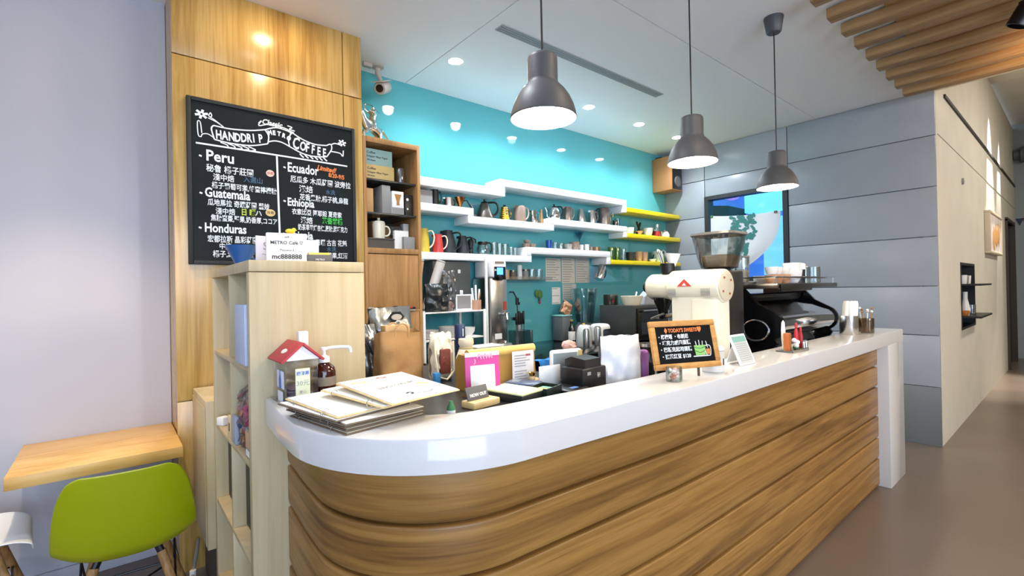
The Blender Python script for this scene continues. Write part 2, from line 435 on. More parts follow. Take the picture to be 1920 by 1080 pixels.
single('neon_disc', B().lathe([(0, 0), (.14, 0), (.15, .02), (.14, .2), (0, .2)], seg=28), M_VIOL, 'round violet sign glowing at the top of the window', 'sign', M=Matrix.Translation((6.5, 3.05, 2.70)) @ Matrix.Rotation(-PI/2, 4, 'Y'))
single('black_awning', B().prism([(0, 0), (.55, .03), (.55, .17), (0, .25)], 0, .5, M=None), mat('awning_black', '#050506', .9), 'black slanted awning panel seen through the window', 'awning', M=Matrix(((0, 0, 1, 6.0), (-1, 0, 0, 3.44), (0, 1, 0, 2.24), (0, 0, 0, 1))))
# hanging cloth with a printed tree, pinned across the window
def cloth(u, v):
    yl, yr = 2.80, 2.04+.62*v**2.6
    y = yl+(yr-yl)*u
    z = 2.215-.04*u - .72*v*(1-.03*u) - .02*math.sin(u*PI)*(1-v)
    return Vector((5.385 - .012*math.sin(u*9+v*2)*(.4+v), y, z))
cl_ = thing('hanging_cloth', 'white cloth with green leaf print hanging across the window', 'cloth', (5.385, 2.45, 1.5))
obj('cloth', B().grid(cloth, 24, 20), mat('cloth_white', '#d5d8dd', .9), cl_, world=True)
lf = B()
random.seed(8)
for i in range(190):
    t = random.random(); v = .01+.97*t; u = .50+.05*math.sin(i*1.7) + (random.random()-.5)*.36*(1-.35*t)
    if not 0.02 < u < .95: continue
    p = cloth(u, v); a = random.random()*PI; s_ = .018+.018*random.random()
    Mx = Matrix.Translation(p+Vector((-.004, 0, 0))) @ Matrix.Rotation(-PI/2, 4, 'Y') @ Matrix.Rotation(a, 4, 'Z')
    lf.prism([(s_*math.cos(k*PI/4), s_*.55*math.sin(k*PI/4)) for k in range(8)], 0, .001, Mx)
obj('leaf_print', lf, mat('leaf_print', '#3f7d78', .9), cl_, world=True)
obj('clip', B().box(5.372, 5.39, 2.77, 2.80, 2.195, 2.22, .003), M_GREEN, cl_, world=True)
obj('clip', B().box(5.372, 5.39, 2.07, 2.10, 2.155, 2.18, .003), M_BROWN, cl_, world=True)

# ================================================================== LIGHTS IN THE CEILING
def downlight(x, y, label, warm=False, energy=22, spot=2.6, target=None):
    t = thing('downlight', label, 'ceiling light', (x, y, ZC-.002), 0, 'recessed downlights in the ceiling')
    obj('trim_ring', B().lathe([(.047, 0), (.056, -.002), (.062, 0), (.058, .001), (.047, .001)], seg=28), M_WPLA, t)
    obj('lens', B().lathe([(0, -.0045), (.040, -.004), (.047, -.0015), (.047, 0)], seg=28), M_LENSW if warm else M_LENS, t)
    lamp('SPOT', 'downlight_beam', (x, y, ZC-.02), energy, WARM if warm else COOL, target or (x, y, 0), spot_size=spot, spot_blend=.6, shadow_soft_size=.045)
names = ['nearest the security camera', 'behind the front pendant lamp', 'between the two nearer pendants', 'nearest the middle pendant on its left', 'farthest along, beside the middle pendant shade']
for x, n in zip((1.894, 2.60, 3.316, 4.07, 4.76), names):
    downlight(x, 2.84, 'round white ceiling downlight over the bar shelves, '+n)
downlight(.75, 2.59, 'warm round downlight in front of the wooden column above the chalkboard', True, 4.5, 3.0, (.75, 2.9, 1.4))
downlight(-.25, 2.35, 'warm round downlight over the small wall table', True, 62, .95, (-.16, 2.85, .7))
downlight(.78, 1.62, 'round downlight added out of view above the cash desk as fill', False, 26)  # unseen downlight added to brighten the lower turquoise wall
downlight(1.75, .45, 'round downlight added out of view over the customer side as fill', True, 8)  # unseen fill, added for the counter front and floor
downlight(-.9, 1.2, 'round downlight added out of view above the seating area as fill', False, 20)  # unseen fill added on the seating side
lamp('SPOT', 'picture_wash', (9.0, .62, 3.9), 340, (1, .95, .85), (9.0, .79, 1.7), spot_size=.7, spot_blend=.7, shadow_soft_size=.04)
lamp('SPOT', 'picture_wash', (10.2, .62, 3.9), 260, (1, .95, .85), (9.8, .79, 1.7), spot_size=.5, spot_blend=.7, shadow_soft_size=.04)
lamp('AREA', 'corridor_lamp', (8.0, -1.4, 4.0), 46, (1, .93, .80), (8.0, -1.0, 0), shape='RECTANGLE', size=2.5, size_y=.3)

def pendant(x, label, canopy=False):
    y, z = 1.198, 1.99
    t = thing('pendant_lamp', label, 'pendant lamp', (x, y, z), 0, 'grey bell pendant lamps over the counter')
    R = .113
    out = [(R, 0), (R+.002, .004), (R-.001, .02), (R-.008, .045), (R-.02, .072), (R-.036, .096), (R-.052, .113), (.054, .122), (.0525, .13), (.0525, .205), (.050, .214), (.044, .219), (0, .22)]
    inn = [(.0, .118), (.05, .117), (.058, .11), (R-.04, .094), (R-.024, .07), (R-.012, .044), (R-.005, .02), (R-.003, .002), (R, 0)]
    obj('lamp_shade', B().lathe(out, seg=48), M_SHADE, t)
    obj('shade_lining', B().lathe(inn, seg=48), M_SHIN, t)
    obj('bulb', B().lathe([(0, -.006), (.022, -.002), (.036, .014), (.040, .032), (.034, .052), (.02, .075), (.016, .112), (0, .113)], seg=24), M_BULB, t)
    obj('cord', B().tube([(0, 0, .215), (0, 0, ZC-z-.05)], .0035), M_BLACK, t)
    obj('ceiling_canopy', B().lathe([(0, ZC-z-.095), (.036, ZC-z-.095), (.042, ZC-z-.088), (.055, ZC-z-.006), (.055, ZC-z), (0, ZC-z)], seg=32), mat('canopy_grey', '#4a4a50', .5), t)
pendant(1.158, 'dark grey bell pendant lamp hanging nearest, over the cash desk')
pendant(2.141, 'dark grey bell pendant lamp in the middle, over the coffee grinder')
pendant(3.122, 'dark grey bell pendant lamp hanging farthest, near the window')

# linear air slot
t = thing('air_diffuser', 'long grey slot air diffuser in the white ceiling', 'air vent', (2.73, 2.302, ZC))
obj('frame', B().box(-.87, .87, -.04, -.033, -.005, 0).box(-.87, .87, .033, .04, -.005, 0).box(-.87, -.863, -.033, .033, -.005, 0).box(.863, .87, -.033, .033, -.005, 0), mat('vent_grey', '#a5a9ae', .5), t)
for y in (-.02, 0, .02): obj('blade', B().box(-.862, .862, y-.008, y+.008, -.0035, -.0005), mat('vent_grey2', '#8f9499', .5), t)

# wooden battens hung under the ceiling over the passage
struct('ceiling_timber_backing', B().box(2.7, 5.36, -3.6, .73, ZC-.012, ZC-.0005), W_BAT)
xs = [2.98, 3.245, 3.505, 3.765, 4.025, 4.285, 4.545, 4.805, 5.065]
bl = None
lab = ['wooden ceiling batten, first of the row, cut off by the top of the picture'] + ['wooden ceiling batten, %s from the far grey wall' % o for o in ('eighth', 'seventh', 'sixth', 'fifth', 'fourth', 'third', 'second')] + ['wooden ceiling batten, last of the row against the far grey wall']
for x, l in zip(xs, lab):
    if bl is None:
        bl = single('ceiling_batten', B().box(0, .085, -4.4, 0, -.062, 0, .003), W_BAT, l, 'ceiling batten', 'wooden battens under the ceiling', (x, .955, ZC-.012))
    else: dup(bl, (x, .955, ZC-.012), l)
t = thing('track_spotlight', 'black spotlight fixed under the wooden ceiling battens', 'spotlight', (3.93, .2, ZC-.074))
obj('mount', B().lathe([(0, -.05), (.02, -.05), (.02, 0), (0, 0)], seg=16), M_BLACK, t)
Mh = Matrix.Translation((0, 0, -.075)) @ Matrix.Rotation(.5, 4, 'X')
obj('head', B().lathe([(0, .05), (.045, .05), (.05, .04), (.05, -.06), (.042, -.062), (.04, -.03), (0, -.03)], seg=24, M=Mh), M_BLACK, t)
lamp('SPOT', 'batten_glow', (4.4, -.3, 2.55), 40, (1, .72, .42), (4.6, -.3, 3.0), spot_size=2.4, spot_blend=.8, shadow_soft_size=.05)

# ================================================================== COUNTER
def path(xend):
    P = [((.388, 1.742), (-1, -.06)), ((.370, 1.5), (-1, -.05))]
    for i in range(0, 25):
        a = PI + (PI/2)*i/24
        P.append(((.82+.455*math.cos(a), 1.36+.455*math.sin(a)), (math.cos(a), math.sin(a))))
    for x in (1.1, 1.5): P.append(((x, .905-(x-.82)*.0485), (-.03, -1)))
    P.append(((2.4, .868), (0, -1))); P.append(((xend, .867), (0, -1))); return P
ct = thing('service_counter', 'long curved service counter with white top and horizontal wooden boards', 'counter', (2.3, 1.2, 0))
obj('countertop', B().sweep(path(4.44), [(0, .973), (.001, 1.051), (-.002, 1.056), (-.006, 1.057), (-.22, 1.057), (-.22, .973)]), M_QUARTZ, ct, world=True, ang=40)
zb = [0.0, .19, .33, .48, .68, .82, .973]
pr = []
for a, b_ in zip(zb, zb[1:]): pr += [(-.088, a), (-.088, a+.008), (-.074, a+.0085), (-.067, a+.014), (-.0648, a+.03), (-.0645, b_-.008), (-.0655, b_-.003), (-.069, b_-.0006), (-.076, b_), (-.088, b_)]
pr += [(-.11, .973), (-.11, 0)]
obj('front_cladding', B().sweep(path(4.045), pr), W_CTR, ct, world=True, ang=50)
obj('end_panel', B().box(4.041, 4.44, .867, 1.30, 0, .9735, .004), M_QUARTZ, ct, world=True)
ip = [(p[0]-n[0]*.221, p[1]-n[1]*.221) for p, n in path(4.0)]
ip = [p for p in ip if p[0] < 1.45]
obj('worktop', B().prism(ip + [(1.45, 1.092), (1.45, 2.1), (.76, 2.1), (.76, 1.742)], .995, 1.035), M_DARK, ct, world=True)
obj('lower_worktop', B().box(1.452, 4.04, 1.092, 1.75, .915, .955, .003), M_DARK, ct, world=True)
obj('cabinet_body', B().box(.80, 1.44, 1.15, 2.05, .0, .994).box(1.46, 4.03, 1.10, 1.70, .0, .914), M_DARK2, ct, world=True)

bc = thing('back_counter', 'charcoal back counter running under the turquoise wall', 'counter', (3.5, 2.9, 0))
obj('worktop', B().box(1.66, 5.35, 2.44, 3.375, .86, .90, .004), M_BLKG, bc, world=True)
obj('body', B().box(1.68, 5.35, 2.50, 3.37, 0, .86), M_DARK2, bc, world=True)
for i in range(6):
    x0 = 1.70+i*.6
    o = obj('door', B().box(x0, x0+.59, 2.48, 2.50, .1, .84, .003), M_DARK2, bc, world=True)
    obj('handle', B().tube([(x0+.22, 2.465, .79), (x0+.37, 2.465, .79)], .006).box(x0+.225, x0+.235, 2.465, 2.48, .785, .795).box(x0+.355, x0+.365, 2.465, 2.48, .785, .795), M_STEEL, o, world=True)

# ================================================================== BOOKCASE
bk = thing('bookcase', 'pale birch cube bookcase standing at the end of the counter', 'bookcase', (.54, 2.125, 0))
obj('top_panel', B().box(.345, .735, 1.75, 2.50, 1.477, 1.515, .003), BIRCH, bk, world=True)
obj('side_panel', B().box(.345, .735, 1.752, 1.788, 0, 1.475, .002), BIRCH, bk, world=True)
obj('side_panel', B().box(.345, .735, 2.462, 2.498, 0, 1.475, .002), BIRCH, bk, world=True)
obj('back_panel', B().box(.722, .732, 1.788, 2.462, .8415, 1.475).box(.722, .732, 1.788, 2.462, .02, .495), mat('back_board', '#8f8069', .6), bk, world=True)
obj('back_shade', B().box(.722, .732, 1.788, 2.462, .4951, .841), mat('black_green_card_shade', '#1f2a26', .5), bk, world=True)  # dark sheet coloured for the shade beyond an open back
for z in (1.162, .841, .511, .18): obj('shelf', B().box(.347, .722, 1.788, 2.462, z-.018, z, .0015), BIRCH, bk, world=True)
zs = [.18, .511, .841, 1.162, 1.477]
for a, b_ in zip(zs, zs[1:]): obj('divider', B().box(.347, .722, 2.10, 2.117, a, b_-.018 if b_ < 1.4 else b_, .001), BIRCH, bk, world=True)
obj('plinth', B().box(.36, .722, 1.788, 2.462, 0, .162), BIRCH, bk, world=True)
# its contents
single('brochure_folder', B().box(-.014, .014, -.08, .08, 0, .205, .003), mat('pale_blue_card', '#b5c2dc', .5), 'pale blue folder standing in the top near compartment of the birch bookcase', 'folder', loc=(.352, 1.875, 1.1625))
t = thing('photo_card', 'small cream card with brown print beside the pale blue folder', 'card', (.362, 2.0, 1.1625))
obj('card', B().box(-.006, .006, -.035, .035, 0, .10, .002), M_PAPER, t)
obj('print', B().box(-.0075, -.006, -.022, .022, .055, .085).box(-.0075, -.006, -.022, .022, .015, .04), M_BROWN, t)
for q, (yc, l) in enumerate(((1.975, 'nearer clear bag of pink sweets with crinkled open top in the bookcase'), (2.228, 'farther clear bag of pink sweets, behind the bookcase divider'))):
    cb_ = thing('candy_bag', l, 'bag of sweets', (.402+.03*q, yc, .8415), 0, 'bags of sweets in the bookcase')
    obj('cellophane', B().pouch(.20, .215, .09, .018, 12, 3+q, .05, M=Matrix.Rotation(PI/2, 4, 'Z')), glass('cellophane', '#fcfafa', .06, .1), cb_)
    pk = B(); random.seed(2+q)
    for i in range(13): pk.blob(.018, .03, .026, .3, 2, i, (random.uniform(-.022, .015), random.uniform(-.065, .065), random.uniform(.03, .155)), sub=2)
    obj('sweets', pk, mat('pink_sweets', '#e2558f', .4), cb_)
    obj('ribbon', B().blob(.012, .02, .012, .2, 2, 1, (-.047, -.01, .09)), M_NAVY, cb_)
t = thing('coffee_drip_box', 'cream box with dark window standing before the pink sweets', 'box', (.362, 2.15, .8415), 0)
obj('carton', B().box(-.014, .008, -.032, .04, 0, .085, .002), mat('cream_carton', '#e2cfa6', .6), t)
obj('window', B().box(-.0155, -.014, -.008, .014, .03, .06), M_BROWN, t)
single('grey_blue_box', B().box(-.008, .012, -.028, .028, 0, .105, .003), mat('grey_blue_card', '#9aa2b2', .5), 'grey blue upright box at the edge of the bookcase shelf', 'box', loc=(.355, 2.065, .8415))
t = thing('sample_box', 'small picture box against the near side panel of the bookcase', 'box', (.392, 1.838, .8415))
obj('carton', B().box(-.04, .04, -.045, .045, 0, .10, .002), M_GREY1, t)
obj('picture', B().box(-.0415, -.040, -.035, .035, .035, .09), M_TAN, t)
obj('label', B().box(-.0415, -.040, -.035, .03, .008, .028), M_PAPER, t)
single('white_sugar_box', B().box(-.02, .02, -.02, .02, 0, .035, .004), M_PAPER, 'tiny white box at the far end of the sweets shelf', 'box', loc=(.368, 2.40, .8415), rz=.5)
for i, (y0, y1, l) in enumerate(((1.795, 2.095, 'near'), (2.122, 2.455, 'far'))):
    t = thing('storage_box', 'blackish green storage box in the %s compartment below the sweets' % l, 'storage box', (.39, (y0+y1)/2, .5115), 0, 'storage boxes in the bookcase')
    obj('box', B().box(0, .31, (y0-y1)/2, (y1-y0)/2, 0, .29, .008), mat('black_green_card_shade', '#1f2a26', .5), t)
    obj('grip', B().box(-.004, -.0003, -.04, .04, .20, .225, .001), M_STEEL, t)
# on top of it
t = thing('wifi_sign', 'white handwritten wifi password card on top of the bookcase', 'sign', (.497, 1.88, 1.5155), -.12)
obj('card', B().box(-.068, .068, -.008, .008, 0, .108, .004), M_PAPER, t)
tx = B(); Mt = lambda x, z, y=-.0085: Matrix.Translation((x, y, z)) @ FACE
tx.text('~ wifi ~', .012, Mt(0, .090), align='CENTER'); tx.text('METRO Café ♡', .017, Mt(0, .067), align='CENTER', bold=.0003)
tx.text('- Password -', .012, Mt(0, .042), align='CENTER'); tx.text('mc888888', .024, Mt(0, .014), align='CENTER', bold=.0006)
obj('lettering', tx, M_INK, t)
t = thing('yellow_bird', 'tiny yellow toy bird perched on the wifi card', 'toy', (.510, 1.88, 1.6238), .3)
obj('body', B().blob(.018, .012, .009, .05, 1, 0, (0, 0, .008)).blob(.008, .007, .007, 0, 1, 0, (.015, 0, .015)), M_YELP, t)
obj('beak', B().lathe([(.003, 0), (0, .007)], seg=8, M=Matrix.Translation((.021, 0, .014)) @ Matrix.Rotation(PI/2, 4, 'Y')), M_WHITE, t)
t = thing('note_card', 'pink tinted card leaning left of the wifi sign', 'card', (.448, 1.94, 1.5155), .25)
obj('card', B().box(-.045, .045, -.003, .003, 0, .10, .002), mat('pinkish_card', '#e4d6da', .7), t)
obj('scribble', B().text('S', .04, Mt(-.02, .05, -.0035)).text('~~', .03, Mt(-.025, .025, -.0035)), M_LINK, t)
single('blank_card', B().box(-.05, .05, -.003, .003, 0, .098, .002), mat('offwhite_card', '#dcdcde', .7), 'blank white card standing behind the wifi sign', 'card', loc=(.590, 1.97, 1.5155), rz=-.1)
t = thing('business_card_box', 'small grey brown box with gold edge on the bookcase', 'box', (.615, 1.89, 1.5155), -.15)
obj('carton', B().box(-.045, .045, -.03, .03, 0, .032, .002), M_GREY2, t)
obj('card_stack', B().box(-.038, .035, -.025, .025, .0325, .040), M_GOLD, t)
obj('lettering', B().text('METRO', .010, Mt(0, .010, -.0305), align='CENTER'), M_PAPER, t)
t = thing('coffee_dripper', 'blue ceramic coffee dripper lying at the bookcase corner', 'coffee dripper', (.395, 2.12, 1.5155))
dm = Matrix.Translation((0, 0, 0))
obj('cone', B().lathe([(.018, .0), (.022, .0), (.026, .012), (.058, .075), (.060, .078), (.055, .078), (.022, .015), (.018, .012), (.018, 0)], seg=32), M_BLUE, t)
obj('handle', B().tube(handle_pts(.038, .025, .06, .035), .006), M_BLUE, t)
# ================================================================== CHALKBOARD
cbd = thing('chalkboard_menu', 'large black framed chalkboard of coffees hung on the wooden column', 'chalkboard', (.744, 2.94, 1.995))
obj('board', B().box(.318, 1.172, 2.93, 2.948, 1.575, 2.415), M_BOARD, cbd, world=True)
obj('frame', B().box(.306, .326, 2.921, 2.949, 1.563, 2.427, .003).box(1.164, 1.184, 2.921, 2.949, 1.563, 2.427, .003).box(.327, 1.163, 2.921, 2.949, 2.407, 2.427, .003).box(.327, 1.163, 2.921, 2.949, 1.563, 1.583, .003), M_BFRM, cbd, world=True)
YB = 2.9285
MB_ = Matrix.Translation((0, YB, 0)) @ FACE
def P2(x, z, rot=0): return Matrix.Translation((x, YB, z)) @ FACE @ Matrix.Rotation(rot, 4, 'Z')
wt = B()
def S(pts, wd=.007, closed=False): wt.stroke(pts, wd, MB_, closed)
S([(.345, 2.190), (.74, 2.189), (1.135, 2.186)], .009); S([(.731, 2.183), (.735, 1.95), (.742, 1.60)], .010)
# ribbon banner
S([(.425, 2.295), (.50, 2.292), (.60, 2.303), (.672, 2.322)]); S([(.428, 2.222), (.50, 2.215), (.60, 2.220), (.685, 2.245)])
S([(.425, 2.295), (.415, 2.275), (.428, 2.222)]); S([(.672, 2.322), (.69, 2.29), (.685, 2.245)])
S([(.685, 2.255), (.72, 2.268), (.76, 2.266), (.800, 2.25)]); S([(.672, 2.322), (.73, 2.345), (.79, 2.338), (.815, 2.325)])
S([(.80, 2.25), (.795, 2.29), (.812, 2.335)]); S([(.812, 2.335), (.87, 2.305), (.94, 2.288), (1.01, 2.293)]); S([(.80, 2.25), (.87, 2.222), (.94, 2.215), (1.01, 2.225)])
S([(1.01, 2.293), (1.035, 2.305), (1.04, 2.275), (1.01, 2.225)]); S([(1.035, 2.262), (1.09, 2.26), (1.108, 2.243), (1.112, 2.28)]); S([(1.035, 2.30), (1.06, 2.315), (1.10, 2.31)])
S([(.425, 2.23), (.40, 2.245), (.375, 2.240), (.368, 2.225), (.356, 2.235), (.354, 2.30), (.366, 2.30), (.372, 2.245)], .005)
for cx, cz, s_, w0 in ((.372, 2.343, .030, .012), (1.105, 2.325, .026, .010)):
    for k in range(6):
        a = k*PI/3 + .3
        S([(cx+.005*math.cos(a), cz+.005*math.sin(a)), (cx+s_*math.cos(a), cz+s_*.8*math.sin(a))], w0)
S([(.40, 2.33), (.44, 2.315), (.475, 2.292)], .005); S([(.412, 2.36), (.405, 2.34), (.43, 2.325), (.47, 2.297)], .005); S([(.412, 2.36), (.418, 2.345), (.41, 2.335)], .005)
for i in range(5):   # flourish of loops under the banner
    x = .455+.033*i; S([(x, 2.212), (x+.03, 2.203), (x+.034, 2.190+.002*i), (x+.016, 2.192)], .006)
for i in range(6):
    x = .855+.027*i; S([(x, 2.218), (x+.012, 2.206), (x+.022, 2.199)], .008)
S([(.64, 2.352), (.655, 2.368), (.64, 2.338), (.70, 2.358), (.77, 2.352), (.81, 2.338), (.825, 2.335)], .006); S([(.79, 2.368), (.815, 2.362), (.80, 2.35), (.83, 2.345)], .006)
for ch, i in zip('HANDDRIP', range(8)):
    x = .434+.0295*i; wt.text(ch, .064, P2(x, 2.229+.004*max(0, i-3), .03+.012*i), bold=.0022, wid=.62)
for ch, i in zip('METRO', range(5)): wt.text(ch, .034, P2(.690+.023*i, 2.288+(.008, .013, .014, .010, .002)[i], (.3, .1, -.05, -.2, -.35)[i]), bold=.0020, wid=.8)
for ch, i in zip('COFFEE', range(6)): wt.text(ch, (.095, .075, .075, .07, .07, .07)[i], P2(.813+.033*i+(.008 if i else 0), 2.246-.0045*i, -.12+.02*i), bold=.0022, wid=.58)
wt.text('Classic', .042, P2(.655, 2.352, -.03), bold=.0012, shear=.25, wid=.9)
def L(s, x, z, size, wid=1, shear=.0, rot=0, bold=.0006): wt.text(s, size, P2(x, z, rot), bold=bold, wid=wid, shear=shear)
for x, z in ((.358, 2.128), (.358, 1.935), (.352, 1.755), (.765, 2.128), (.762, 1.935), (.757, 1.748)): S([(x, z), (x+.012, z-.004)], .009)
T_ = .0018
L('Peru', .387, 2.107, .080, .88, bold=T_); L('秘魯 橘子莊園', .388, 2.053, .043, .83); L('淺中焙', .418, 2.010, .039, .85)
L('橘子葡萄可樂,蜂蜜檸檬糖', .412, 1.968, .037, .76)
L('Guatemala', .380, 1.918, .068, .72, bold=T_); L('瓜地馬拉 奇蹟莊園 藝妓', .392, 1.876, .038, .74); L('淺中焙', .427, 1.833, .037, .83); L('ハ', .615, 1.838, .035)
L('焦糖蜜棗,堅果,奶香厚,ココア', .405, 1.796, .037, .69)
L('Honduras', .376, 1.734, .066, .74, bold=T_); L('宏都拉斯 晶彩莊園', .389, 1.684, .040, .72); L('COE', .615, 1.676, .034, .8, .2); L('中焙', .441, 1.648, .036, .8); L('橘子,紅茶,黑糖', .412, 1.606, .038, .8)
L('Ecuador', .785, 2.106, .075, .70, bold=T_); L('厄瓜多 木瓜莊園 波旁拉', .800, 2.050, .042, .80); L('淺焙', .847, 1.998, .044, .9); L('花香黑糖,橘子桃,烏龍', .850, 1.952, .040, .76)
L('Ethiopia', .782, 1.910, .064, .72, bold=T_); L('衣索比亞 阿耶妲 夏奇索', .806, 1.864, .038, .72); L('淺焙', .853, 1.816, .042, .82); L('奶茶草莓烤杏仁,蔗糖,甜巧克力', .838, 1.776, .038, .57)
L('Ethiopia', .776, 1.722, .062, .72, bold=T_); L('日曬 古吉 花魁', .935, 1.690, .040, .72); L('淺焙', .85, 1.662, .036, .82); L('莓果,紅酒', 1.0, 1.615, .038, .8)
obj('chalk_lettering', wt, M_CHALK, cbd, world=True)
o_ = B(); o_.text('Limited!', .040, P2(.950, 2.140, -.05), shear=.3, bold=.0012, wid=.85); o_.text('8/20-9/5', .036, P2(1.018, 2.106, -.06), bold=.0010, wid=.8)
obj('orange_lettering', o_, M_CHOR, cbd, world=True)
obj('green_lettering', B().text('茶香柑橘', .042, P2(.975, 1.822), bold=.001, wid=.74), M_CHGR, cbd, world=True)
obj('lime_lettering', B().text('日 曬', .040, P2(.545, 1.836), bold=.001, wid=.8), M_CHYG, cbd, world=True)
obj('blue_lettering', B().text('入選山', .036, P2(.56, 2.018), wid=.9).text('水洗', .032, P2(1.0, 2.0), wid=.9).text('水洗', .032, P2(1.0, 1.655), wid=.9), M_CHBL, cbd, world=True)
mg = B()
st1 = obj('round_sticker', B().lathe([(0, 0), (.021, 0), (.021, .003), (0, .003)], seg=24, M=P2(.694, 2.08) @ Matrix.Diagonal((1, .9, 1, 1))), mat('peach_sticker', '#e8c8b4', .6), cbd, world=True)
obj('print', B().text('推薦', .017, P2(.694, 2.074) @ Matrix.Translation((0, 0, .0032)), align='CENTER'), M_REDP, st1, world=True)
st2 = obj('round_sticker', B().lathe([(0, 0), (.025, 0), (.025, .003), (0, .003)], seg=24, M=P2(.692, 1.858) @ Matrix.Diagonal((1, .8, 1, 1))), mat('gold_sticker', '#dfc083', .6), cbd, world=True)
obj('print', B().text('推薦', .019, P2(.692, 1.852) @ Matrix.Translation((0, 0, .0032)), align='CENTER'), M_INK, st2, world=True)

# ================================================================== OAK CABINET BESIDE THE COLUMN
kb = thing('oak_cabinet', 'tall oak cabinet with open shelves above and flap doors below, by the wooden column', 'cabinet', (1.46, 3.16, .0))
x0, x1, y0, y1 = 1.247, 1.655, 2.95, 3.378
obj('side_panel', B().box(x0, x0+.02, y0, y1, 0, 2.41, .001), W_CAB, kb, world=True)
obj('side_panel', B().box(x1-.022, x1, y0, y1, 0, 2.41, .001), W_CAB, kb, world=True)
obj('top_panel', B().box(x0+.02, x1-.022, y0, y1, 2.375, 2.41, .001), W_CAB, kb, world=True)
obj('middle_shelf', B().box(x0+.02, x1-.022, y0, y1, 1.655, 1.69, .001), W_CAB, kb, world=True)
obj('back_panel', B().box(x0+.02, x1-.022, y1-.02, y1-.005, 1.69, 2.375), M_DINT, kb, world=True)
for z in (2.145, 1.925): obj('glass_shelf', B().box(x0+.021, x1-.023, y0+.02, y1-.021, z-.012, z, .001), mat('smoked_shelf', '#3b3c3c', .2), kb, world=True)
obj('flap_door', B().box(x0+.022, x1-.024, y0+.002, y0+.022, 1.285, 1.65, .002), W_CAB, kb, world=True)
obj('flap_door', B().box(x0+.022, x1-.024, y0+.002, y0+.022, .90, 1.265, .002), W_CAB, kb, world=True)
obj('rail', B().box(x0+.02, x1-.022, y0, y0+.024, 1.266, 1.283), W_CAB, kb, world=True)
obj('lower_front', B().box(x0+.02, x1-.022, y0+.005, y0+.024, .02, .898), W_CAB, kb, world=True)
t = thing('box_cutter', 'small black and red tool lying on the cabinet door rail', 'tool', (1.54, 2.938, 1.284))
obj('handle', B().box(-.06, .05, -.012, .011, 0, .014, .003), M_BLACK, t); obj('grip', B().box(-.02, .025, -.0135, .0, .003, .017, .003), M_RED, t)
obj('bracket', B().box(-.06, .05, -.01, .012, -.012, -.0005), M_STEEL, t)
def carton(name, label, m, loc, sx, sy, sz, lines=(), rz=0, lm=None, cat='box', group=None):
    t = thing(name, label, cat, loc, rz, group)
    obj('carton', B().box(-sx/2, sx/2, -sy/2, sy/2, 0, sz, .002), m, t)
    if lines:
        b = B()
        for (s, size, x, z) in lines: b.text(s, size, Matrix.Translation((x, -sy/2-.0006, z)) @ FACE, bold=.0003)
        obj('lettering', b, lm or M_INK, t)
    return t
carton('syrup_box', 'straw yellow carton on the top cabinet shelf, under the teal one', M_YELBX, (1.38, 3.10, 2.1455), .20, .22, .095, (('Coffee', .022, -.09, .062), ('Dripper Filter Paper', .018, -.09, .038), ('100 sheets', .012, -.09, .018)))
carton('filter_box', 'pale teal carton stacked on the straw yellow carton in the cabinet', M_TEALBX, (1.375, 3.10, 2.241), .19, .21, .105, (('Coffee', .022, -.085, .072), ('Dripper Filter Paper', .018, -.085, .048), ('100 sheets', .014, -.085, .025)))
def jar(label, loc, r, h, m, fill=None, name='glass_jar', lid=None, cat='jar', group=None):
    t = thing(name, label, cat, loc, 0, group)
    obj('glass', B().lathe([(0, 0), (r*.96, 0), (r, .004), (r, h-.004), (r*.98, h), (r*.92, h), (r*.93, .006), (0, .006)], seg=24), m, t)
    if fill: obj('contents', B().lathe([(0, .007), (r*.90, .007), (r*.90, h*.55), (0, h*.6)], seg=20), fill, t)
    if lid: obj('lid', B().lathe([(0, h+.001), (r*1.02, h+.001), (r*1.02, h+.018), (0, h+.018)], seg=24), lid, t)
    return t
jar('clear glass jar alone at the right of the top cabinet shelf', (1.565, 3.07, 2.1455), .036, .115, M_GLASS)
carton('brown_box', 'plain brown carton at the left end of the middle cabinet shelf', M_KRAFT2, (1.30, 3.06, 1.9255), .05, .16, .155)
carton('tall_grey_box', 'tall grey carton on the middle cabinet shelf', M_GREY1, (1.413, 3.06, 1.9255), .06, .17, .185)
t = carton('dripper_box', 'white carton with a picture of an amber coffee dripper on its front', M_PAPER, (1.497, 3.03, 1.9255), .085, .11, .155)
obj('base_band', B().box(-.0428, .0428, -.0556, -.055, .0, .045), M_GREY1, t)
obj('dripper_picture', B().prism([(-.026, .135), (.026, .135), (.010, .085), (.012, .060), (-.012, .060), (-.010, .085)], 0, .0006, Matrix.Translation((0, -.0553, 0)) @ FACE), mat('amber_print', '#b07a3a', .6), t)
t = carton('black_gadget_box', 'black box with silver marks on the middle cabinet shelf', M_BLACK, (1.588, 3.05, 1.9255), .06, .12, .145)
for r_, z_ in ((.010, .11), (.007, .045)): obj('mark', B().lathe([(0, 0), (r_, 0), (0, .001)], seg=12, M=Matrix.Translation((-.012, -.0602, z_)) @ FACE), M_PAPER, t)
single('tray', B().box(-.11, .09, -.10, .10, 0, .010, .003).box(-.105, .085, -.095, .095, -.055, -.0005), M_DINT, 'dark tray riser holding the cream mug in the cabinet', 'tray', loc=(1.378, 3.07, 1.7475))
